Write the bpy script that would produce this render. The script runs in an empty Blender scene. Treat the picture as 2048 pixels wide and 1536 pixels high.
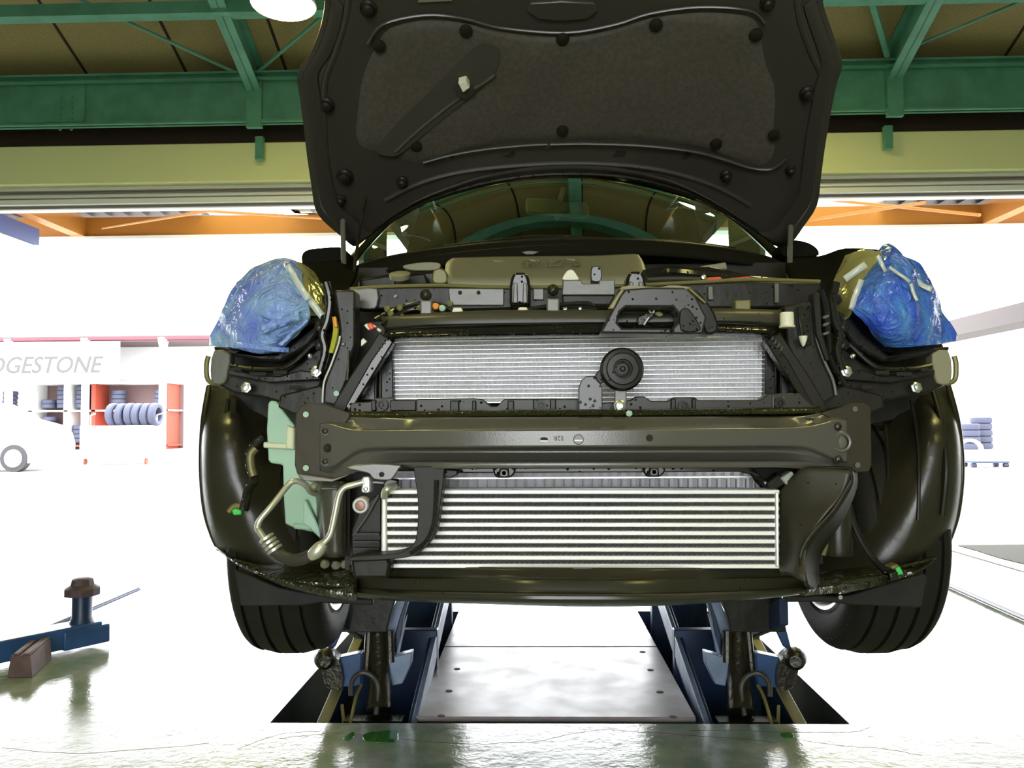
import bpy, bmesh, math, random
from mathutils import Vector, Matrix, noise
random.seed(7)
C = bpy.context.scene.collection
sc = bpy.context.scene

# ---------------------------------------------------------------- camera
F = 1650.0
CAM = Vector((0.0, 0.0, 0.98))
YC = Vector((46.0, -82.0, -1650.0)).normalized()      # world +Y seen in camera axes
XC = Vector((1.0, 0.0075, 0.0)); XC = (XC - YC * XC.dot(YC)).normalized()
ZC = XC.cross(YC)
ROT = Matrix((XC, YC, ZC))                             # camera -> world
cd = bpy.data.cameras.new('camera'); cam = bpy.data.objects.new('camera', cd); C.objects.link(cam)
cd.sensor_width = 36.0; cd.lens = F / 2048 * 36.0; cd.clip_start = 0.05; cd.clip_end = 300
cam.matrix_world = Matrix.Translation(CAM) @ ROT.to_4x4()
sc.camera = cam
sc.view_settings.view_transform = 'Standard'; sc.view_settings.look = 'None'
sc.view_settings.exposure = 0.0; sc.view_settings.gamma = 1.0
sc.view_settings.use_curve_mapping = False

# ---------------------------------------------------------------- overcast sky
w = bpy.data.worlds.new('overcast_sky'); sc.world = w; w.use_nodes = True
w.node_tree.nodes['Background'].inputs[0].default_value = (0.95, 0.98, 1.0, 1)
w.node_tree.nodes['Background'].inputs[1].default_value = 11.0

# ---------------------------------------------------------------- helpers
def ray(px, py):
    d = Vector(((px - 1024) / F, (768 - py) / F, -1.0))
    return Vector((d.dot(XC), d.dot(YC), d.dot(ZC)))
def P(px, py, Y):
    d = ray(px, py); return CAM + d * (Y / d.y)
def PZ(px, py, z):
    d = ray(px, py); return CAM + d * ((z - CAM.z) / d.z)
def PX(px, py, x):
    d = ray(px, py); return CAM + d * (x / d.x)
def mpx(Y):                      # metres per pixel at distance Y
    return Y / F

WLOC = {}
def finish(o, label=None, cat=None, group=None, kind=None):
    if label: o['label'] = label
    if cat: o['category'] = cat
    if group: o['group'] = group
    if kind: o['kind'] = kind
    return o
def thing(name, label, cat, loc, group=None):
    o = bpy.data.objects.new(name, None); C.objects.link(o)
    o.location = loc; o.empty_display_size = 0.1
    WLOC[o] = Vector(loc)
    return finish(o, label, cat, group)

def cr(p0, p1, p2, p3, t):
    return 0.5 * ((2 * p1) + (-p0 + p2) * t + (2 * p0 - 5 * p1 + 4 * p2 - p3) * t * t + (-p0 + 3 * p1 - 3 * p2 + p3) * t ** 3)
def refine(pts, n, closed=False):
    pts = [Vector(p) for p in pts]; m = len(pts); out = []
    segs = m if closed else m - 1
    for i in range(segs):
        g = (lambda k: pts[k % m]) if closed else (lambda k: pts[min(max(k, 0), m - 1)])
        for j in range(n):
            out.append(cr(g(i - 1), g(i), g(i + 1), g(i + 2), j / n))
    if not closed: out.append(pts[-1].copy())
    return out
def refine_grid(rows, nu, nv):
    rr = [refine(r, nu) for r in rows]
    cols = [refine([r[i] for r in rr], nv) for i in range(len(rr[0]))]
    return [[c[j] for c in cols] for j in range(len(cols[0]))]

class MB:
    def __init__(s): s.v = []; s.f = []
    def add(s, vs, fs):
        b = len(s.v); s.v += [Vector(v) for v in vs]; s.f += [tuple(i + b for i in f) for f in fs]; return s
    def box(s, x0, x1, y0, y1, z0, z1):
        vs = [(x, y, z) for x in (x0, x1) for y in (y0, y1) for z in (z0, z1)]
        return s.add(vs, [(0,1,3,2),(4,6,7,5),(0,4,5,1),(2,3,7,6),(0,2,6,4),(1,5,7,3)])
    def prism(s, front, back):
        n = len(front)
        fs = [tuple(range(n)), tuple(range(2 * n - 1, n - 1, -1))]
        fs += [(i, i + n, (i + 1) % n + n, (i + 1) % n) for i in range(n)]
        return s.add(list(front) + list(back), fs)
    def slab(s, pts, Y, d, smooth=0):          # outline seen from the front, real thickness d
        w3 = [P(p[0], p[1], p[2] if len(p) > 2 else Y) for p in pts]
        if smooth: w3 = refine(w3, smooth, True)
        return s.prism(w3, [q + Vector((0, d, 0)) for q in w3])
    def rect(s, x0, y0, x1, y1, Y, d):
        return s.slab([(x0, y0), (x1, y0), (x1, y1), (x0, y1)], Y, d)
    def vprism(s, pts, z0, z1):
        return s.prism([Vector((x, y, z0)) for x, y in pts], [Vector((x, y, z1)) for x, y in pts])
    def tube(s, pts, r, n=10, cap=True, sm=0):
        pts = [Vector(p) for p in pts]
        if sm: 
            if isinstance(r, (list, tuple)):
                rr = refine([Vector((q, 0, 0)) for q in r], sm); r = [q.x for q in rr]
            pts = refine(pts, sm)
        m = len(pts); rs = r if isinstance(r, (list, tuple)) else [r] * m
        t = (pts[1] - pts[0]).normalized()
        a = t.orthogonal().normalized(); vs = []; fs = []
        for i, p in enumerate(pts):
            nt = ((pts[min(i + 1, m - 1)] - pts[max(i - 1, 0)])).normalized()
            a = (a - nt * a.dot(nt)).normalized(); b = nt.cross(a)
            for k in range(n):
                an = 2 * math.pi * k / n
                vs.append(p + (a * math.cos(an) + b * math.sin(an)) * rs[i])
        for i in range(m - 1):
            for k in range(n):
                fs.append((i * n + k, i * n + (k + 1) % n, (i + 1) * n + (k + 1) % n, (i + 1) * n + k))
        if cap:
            fs.append(tuple(range(n))[::-1]); fs.append(tuple((m - 1) * n + k for k in range(n)))
        return s.add(vs, fs)
    def lathe(s, c, axis, prof, n=24):         # prof: (radius, distance along axis)
        c = Vector(c); ax = Vector(axis).normalized(); a = ax.orthogonal().normalized(); b = ax.cross(a)
        vs = []; fs = []; m = len(prof)
        for r, h in prof:
            for k in range(n):
                an = 2 * math.pi * k / n
                vs.append(c + ax * h + (a * math.cos(an) + b * math.sin(an)) * max(r, 1e-4))
        for i in range(m - 1):
            for k in range(n):
                fs.append((i * n + k, i * n + (k + 1) % n, (i + 1) * n + (k + 1) % n, (i + 1) * n + k))
        fs.append(tuple(range(n))[::-1]); fs.append(tuple((m - 1) * n + k for k in range(n)))
        return s.add(vs, fs)
    def sheet(s, rows):
        nr, nc = len(rows), len(rows[0])
        return s.add([p for r in rows for p in r],
            [(i * nc + j, i * nc + j + 1, (i + 1) * nc + j + 1, (i + 1) * nc + j) for i in range(nr - 1) for j in range(nc - 1)])
    def build(s, name, mat, parent=None, bevel=0, solid=0, sharp=35, seg=2, **tags):
        c = Vector((0, 0, 0))
        if s.v:
            lo = Vector([min(v[i] for v in s.v) for i in range(3)]); hi = Vector([max(v[i] for v in s.v) for i in range(3)])
            c = (lo + hi) / 2
            if parent is None: c.z = lo.z
        me = bpy.data.meshes.new(name)
        me.from_pydata([v - c for v in s.v], [], s.f)
        bm = bmesh.new(); bm.from_mesh(me)
        bmesh.ops.remove_doubles(bm, verts=bm.verts, dist=1e-6)
        bmesh.ops.recalc_face_normals(bm, faces=bm.faces)
        ang = math.radians(sharp)
        for e in bm.edges:
            if len(e.link_faces) == 2 and e.calc_face_angle(0) > ang: e.smooth = False
        for f in bm.faces: f.smooth = True
        bm.to_mesh(me); bm.free()
        me.materials.append(mat)
        o = bpy.data.objects.new(name, me); C.objects.link(o)
        WLOC[o] = c
        if parent is not None:
            o.parent = parent; o.location = c - WLOC[parent]
        else: o.location = c
        if bevel:
            m = o.modifiers.new('bevel', 'BEVEL'); m.width = bevel; m.segments = seg; m.limit_method = 'ANGLE'; m.angle_limit = math.radians(35)
        if solid:
            m = o.modifiers.new('thickness', 'SOLIDIFY'); m.thickness = solid; m.offset = 0
        return finish(o, **tags)

def text_mb(body, size, depth, bold=0.0, shear=0.0):
    cu = bpy.data.curves.new('lettering', 'FONT'); cu.body = body; cu.size = size; cu.extrude = depth
    cu.align_x = 'CENTER'; cu.align_y = 'CENTER'; cu.offset = bold; cu.shear = shear; cu.resolution_u = 3
    o = bpy.data.objects.new('lettering', cu); C.objects.link(o)
    dg = bpy.context.evaluated_depsgraph_get(); me = bpy.data.meshes.new_from_object(o.evaluated_get(dg))
    vs = [v.co.copy() for v in me.vertices]; fs = [tuple(p.vertices) for p in me.polygons]
    bpy.data.objects.remove(o); bpy.data.curves.remove(cu); bpy.data.meshes.remove(me)
    return vs, fs
def copy_tree(o, parent=None, dloc=None):
    c = o.copy(); C.objects.link(c); c.parent = parent
    if dloc is not None: c.location = o.location + Vector(dloc)
    for ch in list(o.children): copy_tree(ch, c)
    return c

# ---------------------------------------------------------------- materials
def mat(name, col, rough=0.5, metal=0.0, spec=0.5, drops=0.0, bump=0.0, bscale=30.0, coat=0.0, var=0.0, vscale=6.0, col2=None,
        trans=0.0, emit=None, es=1.0, rvar=0.0, alpha=1.0, ior=1.45, dscale=170.0):
    m = bpy.data.materials.new(name); m.use_nodes = True
    nt = m.node_tree; N = nt.nodes; L = nt.links; b = N['Principled BSDF']
    b.inputs['Base Color'].default_value = (*col, 1); b.inputs['Roughness'].default_value = rough
    b.inputs['Metallic'].default_value = metal; b.inputs['Specular IOR Level'].default_value = spec
    b.inputs['Coat Weight'].default_value = coat; b.inputs['Coat Roughness'].default_value = 0.08
    b.inputs['Transmission Weight'].default_value = trans; b.inputs['IOR'].default_value = ior
    b.inputs['Alpha'].default_value = alpha
    if emit: b.inputs['Emission Color'].default_value = (*emit, 1); b.inputs['Emission Strength'].default_value = es
    tc = N.new('ShaderNodeTexCoord')
    if var or rvar:
        n = N.new('ShaderNodeTexNoise'); n.inputs['Scale'].default_value = vscale; n.inputs['Detail'].default_value = 6
        L.new(tc.outputs['Object'], n.inputs['Vector'])
    if var:
        mx = N.new('ShaderNodeMix'); mx.data_type = 'RGBA'
        mx.inputs['A'].default_value = (*col, 1)
        mx.inputs['B'].default_value = (*(col2 or tuple(c * (1 - var) for c in col)), 1)
        r = N.new('ShaderNodeMapRange'); r.inputs['From Min'].default_value = 0.38; r.inputs['From Max'].default_value = 0.62
        L.new(n.outputs['Fac'], r.inputs['Value']); L.new(r.outputs['Result'], mx.inputs['Factor'])
        L.new(mx.outputs['Result'], b.inputs['Base Color'])
    if rvar:
        r2 = N.new('ShaderNodeMapRange'); r2.inputs['From Min'].default_value = 0.35; r2.inputs['From Max'].default_value = 0.65
        r2.inputs['To Min'].default_value = max(0.02, rough - rvar); r2.inputs['To Max'].default_value = min(1, rough + rvar)
        L.new(n.outputs['Fac'], r2.inputs['Value']); L.new(r2.outputs['Result'], b.inputs['Roughness'])
    last = None
    if bump:
        n2 = N.new('ShaderNodeTexNoise'); n2.inputs['Scale'].default_value = bscale; n2.inputs['Detail'].default_value = 4
        L.new(tc.outputs['Object'], n2.inputs['Vector'])
        bp = N.new('ShaderNodeBump'); bp.inputs['Strength'].default_value = 1.0; bp.inputs['Distance'].default_value = bump
        L.new(n2.outputs['Fac'], bp.inputs['Height']); last = bp
    if drops:                              # rain beads standing on the surface
        v = N.new('ShaderNodeTexVoronoi'); v.inputs['Scale'].default_value = dscale
        L.new(tc.outputs['Object'], v.inputs['Vector'])
        mr = N.new('ShaderNodeMapRange'); mr.inputs['From Min'].default_value = 0.36; mr.inputs['From Max'].default_value = 0.05
        mr.interpolation_type = 'SMOOTHERSTEP'
        L.new(v.outputs['Distance'], mr.inputs['Value'])
        sp = N.new('ShaderNodeSeparateColor'); L.new(v.outputs['Color'], sp.inputs['Color'])
        gt = N.new('ShaderNodeMath'); gt.operation = 'GREATER_THAN'; gt.inputs[1].default_value = 1 - drops
        L.new(sp.outputs['Red'], gt.inputs[0])
        mu = N.new('ShaderNodeMath'); mu.operation = 'MULTIPLY'
        L.new(mr.outputs['Result'], mu.inputs[0]); L.new(gt.outputs['Value'], mu.inputs[1])
        bp2 = N.new('ShaderNodeBump'); bp2.inputs['Strength'].default_value = 1.0; bp2.inputs['Distance'].default_value = 0.0035
        L.new(mu.outputs['Value'], bp2.inputs['Height'])
        if last: L.new(last.outputs['Normal'], bp2.inputs['Normal'])
        last = bp2
    if last: L.new(last.outputs['Normal'], b.inputs['Normal'])
    return m

M = {}
M['plastic'] = mat('black_plastic', (0.014, 0.013, 0.009), 0.36, spec=0.25, drops=0.22, bump=0.004, bscale=9)
M['plastic_dry'] = mat('black_plastic_dry', (0.014, 0.013, 0.009), 0.42, spec=0.25, bump=0.004, bscale=9)
M['plastic_wet'] = mat('wet_black_plastic', (0.014, 0.014, 0.010), 0.16, drops=0.5, dscale=120)
M['liner'] = mat('fender_liner_plastic', (0.022, 0.020, 0.012), 0.30, spec=0.6, bump=0.0006, bscale=60)
M['beam'] = mat('black_painted_steel', (0.090, 0.088, 0.074), 0.20, spec=0.8, bump=0.0002, bscale=500)
M['steel_dark'] = mat('dark_painted_steel', (0.018, 0.017, 0.012), 0.34, spec=0.25, drops=0.08, bump=0.004, bscale=10)
M['steel_grey'] = mat('grey_painted_steel', (0.11, 0.11, 0.09), 0.30, bump=0.002, bscale=16, spec=0.6)
M['alu'] = mat('bare_aluminium', (0.9, 0.9, 0.9), 0.36, metal=0.6)
M['alu_fin'] = mat('aluminium_fins', (0.70, 0.70, 0.73), 0.45, metal=0.3)
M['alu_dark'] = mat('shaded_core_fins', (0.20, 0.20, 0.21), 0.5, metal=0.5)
M['alu_bar'] = mat('intercooler_aluminium', (0.78, 0.78, 0.74), 0.5, metal=0.35)
M['pipe'] = mat('aluminium_pipe', (0.62, 0.62, 0.5), 0.3, metal=0.6)
M['rubber'] = mat('rubber', (0.016, 0.016, 0.013), 0.6, spec=0.3, var=0.4, vscale=20)
M['rubber_hose'] = mat('rubber_hose', (0.04, 0.038, 0.028), 0.5)
M['hoodpaint'] = mat('hood_inner_paint', (0.042, 0.038, 0.031), 0.28, spec=0.6, drops=0.02)
M['pad'] = mat('insulation_felt', (0.075, 0.066, 0.050), 0.7, bump=0.002, bscale=25, var=0.25, vscale=90)
M['cover'] = mat('engine_cover_plastic', (0.26, 0.25, 0.16), 0.5, bump=0.0002, bscale=300)
M['bottle'] = mat('washer_bottle_plastic', (0.36, 0.56, 0.42), 0.4, trans=0.0, spec=0.4)
M['white'] = mat('white_plastic', (0.75, 0.74, 0.60), 0.4)
M['red'] = mat('red_plastic', (0.75, 0.08, 0.03), 0.4)
M['orange_p'] = mat('orange_plastic', (0.8, 0.28, 0.03), 0.4)
M['yellow_w'] = mat('yellow_wire_tape', (0.42, 0.42, 0.04), 0.45)
M['green_p'] = mat('green_plastic', (0.06, 0.55, 0.10), 0.35)
M['bolt'] = mat('zinc_bolt', (0.55, 0.6, 0.55), 0.28, metal=0.9)
M['chrome'] = mat('reflector_chrome', (0.85, 0.83, 0.66), 0.12, metal=1.0, bump=0.003, bscale=40)
M['lamp_house'] = mat('headlamp_housing', (0.015, 0.015, 0.013), 0.28, spec=0.3, drops=0.2, bump=0.004, bscale=12)
M['tyre'] = mat('tyre_rubber', (0.016, 0.016, 0.012), 0.6, spec=0.15, bump=0.0006, bscale=120)
M['rim'] = mat('wheel_rim_metal', (0.55, 0.54, 0.52), 0.35, metal=0.8)
M['carpaint'] = mat('black_car_paint', (0.010, 0.010, 0.009), 0.16, spec=0.4, drops=0.12)
M['shoulder'] = mat('satin_black_paint', (0.012, 0.012, 0.010), 0.6, spec=0.0)
M['dash'] = mat('dashboard_plastic', (0.03, 0.03, 0.026), 0.6)
M['cabin'] = mat('cabin_trim', (0.10, 0.10, 0.085), 0.8)
M['mirror_back'] = mat('mirror_housing', (0.85, 0.85, 0.50), 0.5)  # grey plastic; the yellow lamp light on it is put into the colour
M['blue'] = mat('blue_painted_steel', (0.03, 0.085, 0.22), 0.35, spec=0.5, var=0.3, vscale=12)
M['blue_dark'] = mat('dark_blue_painted_steel', (0.012, 0.035, 0.095), 0.4, var=0.4, vscale=8)
M['strut'] = mat('worn_pale_blue_steel', (0.20, 0.26, 0.36), 0.4, metal=0.2, var=0.25, vscale=14)
M['oily'] = mat('oily_steel', (0.030, 0.026, 0.012), 0.3, metal=0.2, bump=0.003, bscale=70, var=0.5, vscale=25)
M['pitwall'] = mat('pit_lining_steel', (0.085, 0.088, 0.060), 0.45, var=0.35, vscale=6)
M['brass'] = mat('yellowed_steel', (0.17, 0.16, 0.06), 0.4, metal=0.2)
# ================================================================ the building
def floor_mat(name, base, base2, rough, wet, bump, seams=False):
    m = bpy.data.materials.new(name); m.use_nodes = True
    nt = m.node_tree; N = nt.nodes; L = nt.links; b = N['Principled BSDF']
    tc = N.new('ShaderNodeTexCoord')
    def noise_(sc_, det=6, rg=0.6):
        n = N.new('ShaderNodeTexNoise'); n.inputs['Scale'].default_value = sc_; n.inputs['Detail'].default_value = det
        n.inputs['Roughness'].default_value = rg
        L.new(tc.outputs['Object'], n.inputs['Vector']); return n
    def rng(src, a, b_, c, d):
        r = N.new('ShaderNodeMapRange'); r.inputs['From Min'].default_value = a; r.inputs['From Max'].default_value = b_
        r.inputs['To Min'].default_value = c; r.inputs['To Max'].default_value = d; L.new(src, r.inputs['Value']); return r.outputs['Result']
    n1 = noise_(1.6); n2 = noise_(9, 8); n3 = noise_(45, 4)
    mx = N.new('ShaderNodeMix'); mx.data_type = 'RGBA'; mx.inputs['A'].default_value = (*base, 1); mx.inputs['B'].default_value = (*base2, 1)
    L.new(rng(n2.outputs['Fac'], .42, .66, 0, 1), mx.inputs['Factor']); L.new(mx.outputs['Result'], b.inputs['Base Color'])
    L.new(rng(n1.outputs['Fac'], .46, .56, wet, rough), b.inputs['Roughness'])
    b.inputs['Specular IOR Level'].default_value = 0.6
    ad = N.new('ShaderNodeMath'); ad.operation = 'MULTIPLY_ADD'; ad.inputs[1].default_value = 0.35
    L.new(n3.outputs['Fac'], ad.inputs[0]); L.new(n2.outputs['Fac'], ad.inputs[2])
    bp = N.new('ShaderNodeBump'); bp.inputs['Distance'].default_value = bump; L.new(ad.outputs['Value'], bp.inputs['Height'])
    L.new(bp.outputs['Normal'], b.inputs['Normal'])
    return m
M['floor'] = floor_mat('wet_green_floor_paint', (0.19, 0.25, 0.165), (0.33, 0.34, 0.29), 0.20, 0.05, 0.002)
M['asphalt'] = floor_mat('wet_asphalt', (0.42, 0.41, 0.38), (0.34, 0.33, 0.30), 0.6, 0.25, 0.01)
M['green_steel'] = mat('green_painted_steel', (0.11, 0.33, 0.23), 0.5, var=0.2, vscale=5)
M['roofboard'] = mat('wood_wool_board', (0.36, 0.29, 0.13), 0.9, var=0.3, vscale=120)
M['seam'] = mat('board_joint', (0.03, 0.02, 0.012), 0.9)
M['cream'] = mat('cream_painted_wall', (0.84, 0.85, 0.44), 0.55)
M['siding'] = mat('brown_siding', (0.05, 0.03, 0.022), 0.7)
M['rail'] = mat('white_rail', (0.93, 0.94, 0.92), 0.5)
M['railgrey'] = mat('grey_rail', (0.20, 0.18, 0.16), 0.5)
M['orange'] = mat('orange_painted_steel', (0.55, 0.22, 0.04), 0.5)
M['deck'] = mat('purple_brown_roof_sheet', (0.07, 0.045, 0.048), 0.6)
M['clearsheet'] = mat('pale_translucent_sheet', (0.7, 0.72, 0.6), 0.5)
M['wallwhite'] = mat('white_wall', (0.7, 0.7, 0.7), 0.8)
M['lampglow'] = mat('lamp_glow', (1, 1, 0.8), 0.5, emit=(1.0, 0.90, 0.30), es=75.0)
M['lampshell'] = mat('lamp_shell', (0.6, 0.65, 0.55), 0.4)

PX0, PX1 = -0.888, 1.016; PY0, PY1 = 2.765, 4.40; IX0, IX1 = -0.410, 0.527
EAVE = 7.6
# workshop floor with the two lift recesses left open
fl = MB()
xs = [-10, PX0, IX0, IX1, PX1, 10]; ys = [-4.6, PY0, PY1, EAVE]
for i in range(5):
    for j in range(3):
        if j == 1 and i in (1, 2, 3): continue
        fl.add([(xs[i], ys[j], 0), (xs[i + 1], ys[j], 0), (xs[i + 1], ys[j + 1], 0), (xs[i], ys[j + 1], 0)], [(0, 1, 2, 3)])
fl.build('floor', M['floor'], kind='structure')
g = MB()
for x0, x1, y0, y1 in ((-70, 70, EAVE, 90), (-70, 70, -40, -4.6), (-70, -10, -4.6, EAVE), (10, 70, -4.6, EAVE)):
    g.add([(x0, y0, 0), (x1, y0, 0), (x1, y1, 0), (x0, y1, 0)], [(0, 1, 2, 3)])
g.build('ground_outside', M['asphalt'], kind='structure')
MB().add([PZ(1912, 1090, .003), PZ(2100, 1088, .003), PZ(2100, 1140, .003), PZ(2000, 1116, .003), PZ(1950, 1100, .003)], [(0, 1, 2, 3, 4)]).build('ground_patch', mat('beige_concrete', (0.085, 0.08, 0.065), .7), kind='structure')
# pit lining
t = .012; pd = -0.42
MB().box(PX0 - t, PX0, PY0, PY1, pd, -.001).build('trim_1', M['pitwall'], kind='structure')
MB().box(PX1, PX1 + t, PY0, PY1, pd, -.001).build('trim_2', M['pitwall'], kind='structure')
MB().box(PX0 - t, PX1 + t, PY1, PY1 + t, pd, -.001).build('trim_3', M['blue_dark'], kind='structure')
MB().box(PX0 - t, PX1 + t, PY0 - t, PY0, pd, -.001).build('trim_4', M['pitwall'], kind='structure')
MB().box(PX0 - t, PX1 + t, PY0 - t, PY1 + t, pd - .02, pd).build('trim_5', M['pitwall'], kind='structure')
MB().box(IX0, IX1, PY0 + .06, PY1, pd, -.012).build('trim_6', M['pitwall'], kind='structure')
# steel cover plates lying on the middle island
M['plate'] = mat('steel_cover_plate', (0.24, 0.215, 0.215), 0.36, spec=.3, var=0.3, vscale=7, bump=0.0004, bscale=14, rvar=0.05, col2=(0.20, 0.165, 0.16))
M['dark_hole'] = mat('dark_hole', (0.015, 0.013, 0.012), 0.8)
for k, (a, b_, lab) in enumerate(((PY0 + .05, 3.685, 'nearer steel cover plate with dark bolt holes between the lift recesses, under the car'),
                                  (3.70, PY1 + .02, 'farther pale steel cover plate between the lift recesses, mostly hidden by the car'))):
    th = thing('cover_plate', lab, 'floor plate', ((IX0 + IX1) / 2, (a + b_) / 2, 0), None)
    MB().box(IX0, IX1, a, b_, -.012, .004).build('plate_sheet', M['plate'], th, bevel=.002)
    if k == 0:
        for qx, qy in ((914, 1338), (1285, 1304), (1301, 1340), (898, 1382), (1320, 1384), (1346, 1434), (882, 1432)):
            c = PZ(qx, qy, .004)
            MB().lathe(c, (0, 0, 1), [(.013, 0), (.013, .0012), (.009, .0015)], 14).build('bolt_hole', M['dark_hole'], th)

# hairline cracks in the painted slab in front of the recesses
ck = MB()
for line in ([(560, 1478), (640, 1470), (700, 1468), (800, 1477), (870, 1484), (960, 1490), (1010, 1484), (1085, 1483), (1120, 1470), (1200, 1461), (1260, 1465), (1400, 1473), (1560, 1486)],
             [(480, 1500), (560, 1470), (640, 1462)], [(1600, 1480), (1680, 1492), (1760, 1496), (1850, 1512)], [(1380, 1462), (1560, 1464), (1700, 1463), (1745, 1456)], [(0, 1495), (140, 1505), (300, 1498), (420, 1488)]):
    pts = refine([Vector((x + random.uniform(-6, 6), y + random.uniform(-2, 2), 0)) for x, y in line], 6)
    ck.tube([PZ(p.x, p.y + random.uniform(-1, 1), .0) for p in pts],   .0007, 5)
ck.build('trim_41', mat('crack_dirt', (0.07, 0.06, 0.04), .8), kind='structure')
wm = mat('water_on_green_paint', (0.035, 0.15, 0.03), .04, spec=.8)
for lab, blob in (('small puddle on the green floor in front of the left recess', [(728, 1470), (745, 1465), (790, 1462), (796, 1472), (792, 1484), (760, 1486), (734, 1484), (726, 1478)]),
                  ('tiny puddle beside the small puddle, nearer the left recess', [(690, 1474), (706, 1465), (708, 1474), (698, 1481), (688, 1480)]),
                  ('tiny puddle on the green floor in front of the right recess', [(1562, 1468), (1580, 1466), (1588, 1474), (1574, 1478), (1562, 1474)])):
    pts = refine([PZ(x, y, .0) for x, y in blob], 4, True)
    wb_ = MB().prism([p + Vector((0, 0, .0025)) for p in pts], [p for p in pts]).build('puddle', wm, None, bevel=.001)
    finish(wb_, lab, 'puddle', kind='stuff')
# roof: sloping down towards the open front
def zr(y): return 4.17 + 0.4 * (EAVE - y) if y > 1.5 else 4.17 + 0.4 * (EAVE - 1.5) - 0.4 * (1.5 - y)
rf = MB()
for a, b_ in ((EAVE + .3, 1.5), (1.5, -4.9)):
    rf.prism([Vector((-10, a, zr(a))), Vector((10, a, zr(a))), Vector((10, b_, zr(b_))), Vector((-10, b_, zr(b_)))],
             [Vector((-10, a, zr(a) + .12)), Vector((10, a, zr(a) + .12)), Vector((10, b_, zr(b_) + .12)), Vector((-10, b_, zr(b_) + .12))])
rf.build('ceiling', M['roofboard'], kind='structure')
sm = MB(); x = -9.7
while x < 10:
    for a, b_ in ((EAVE, 1.5), (1.5, -4.6)):
        sm.prism([Vector((x - .011, a, zr(a) - .008)), Vector((x + .011, a, zr(a) - .008)), Vector((x + .011, b_, zr(b_) - .008)), Vector((x - .011, b_, zr(b_) - .008))],
                 [Vector((x - .016, a, zr(a) + .01)), Vector((x + .016, a, zr(a) + .01)), Vector((x + .016, b_, zr(b_) + .01)), Vector((x - .016, b_, zr(b_) + .01))])
    x += 0.93
sm.build('trim_7', M['seam'], kind='structure')
# eaves girder (I section) in front, splice plate with bolts
def girder(name, y, z0, z1, x0=-10, x1=10, n=1):
    g = MB(); g.box(x0, x1, y - .01, y + .01, z0, z1)
    g.box(x0, x1, y - .12, y + .12, z1 - .018, z1); g.box(x0, x1, y - .05, y + .05, z0, z0 + .018)
    g.box(x0, x1, y - .12, y - .08, z1 - .075, z1 - .06)
    return g.build(name, M['green_steel'], kind='structure')
GZ0 = P(1000, 238, EAVE - .3).z; GZ1 = P(1000, 143, EAVE - .3).z
girder('trim_8', EAVE - .3, GZ0, GZ1)
girder('trim_9', -4.3, 3.6, 4.05)
spl = MB()
c0 = P(25, 265, EAVE - .33); c1 = P(170, 160, EAVE - .33)
spl.box(c0.x, c1.x, EAVE - .33, EAVE - .31, GZ0 + .03, GZ1 - .03)
for i in range(2):
    for j in range(7):
        spl.lathe((P(122 + i * 22, 200, EAVE - .33).x, EAVE - .33, 3.70 + j * .05), (0, -1, 0), [(.014, 0), (.014, .012)], 6)
spl.build('trim_10', M['green_steel'], kind='structure')
# rafters following the roof slope
def rafter(name, x, flange=.13, depth=.30):
    r = MB()
    for a, b_ in ((EAVE - .3, 1.5), (1.5, -4.6)):
        for (xa, xb, d0, d1) in ((x - flange / 2, x + flange / 2, depth, depth - .015), (x - .006, x + .006, depth, .0), (x - flange / 2, x + flange / 2, .03, .015)):
            r.prism([Vector((xa, a, zr(a) - d0)), Vector((xb, a, zr(a) - d0)), Vector((xb, b_, zr(b_) - d0)), Vector((xa, b_, zr(b_) - d0))],
                    [Vector((xa, a, zr(a) - d1)), Vector((xb, a, zr(a) - d1)), Vector((xb, b_, zr(b_) - d1)), Vector((xa, b_, zr(b_) - d1))])
    # gusset and bolts where the rafter meets the girder
    r.box(x - .07, x + .07, EAVE - .36, EAVE - .31, 3.68, 4.15)
    for j in range(9):
        y = 5.9 - j * .35
        for sx in (-.04, .04): r.lathe((x + sx, y, zr(y) - depth), (0, 0, -1), [(.013, -.01), (.013, .012)], 6)
    r.build(name, M['green_steel'], kind='structure')
rafter('trim_11', P(512, 190, EAVE - .3).x); rafter('trim_12', P(1785, 190, EAVE - .3).x)
rafter('trim_13', .42, .16); rafter('trim_14', -5.7); rafter('trim_15', 6.5)
def brace(name, a, b_, r=.012): MB().tube([a, b_], r, 8).build(name, M['green_steel'], kind='structure')
def onroof(px, py, off):               # where a line of sight meets a plane a little under the roof
    d = ray(px, py); t_ = (4.17 + .4 * EAVE - off - CAM.z) / (d.z + .4 * d.y); return CAM + d * t_
brace('trim_16', onroof(118, -20, .1), onroof(478, 148, .15), .016)
brace('trim_17', onroof(518, 142, .15), onroof(660, 20, .1), .016)
brace('trim_18', onroof(1830, 92, .15), onroof(2060, -5, .1), .014)
a = onroof(-30, 18, .2); b_ = onroof(440, 8, .2); MB().box(-10, 10, (a.y + b_.y) / 2 - .06, (a.y + b_.y) / 2 + .06, a.z - .1, a.z).build('trim_19', M['green_steel'], kind='structure')
brace('trim_20', onroof(1738, -15, .12), onroof(1775, 110, .15), .03)
MB().box(-10, 10, 4.68, 4.88, zr(4.75) - .34, zr(4.75) - .10).build('trim_36', M['green_steel'], kind='structure')
# short post between girder and shutter box
for k, qx in enumerate((520, 1775)):
    q = P(qx, 265, EAVE - .15); MB().box(q.x - .035, q.x + .035, EAVE - .18, EAVE - .12, 3.45, 3.66).build('trim_%d' % (21 + k), M['green_steel'], kind='structure')
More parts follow.
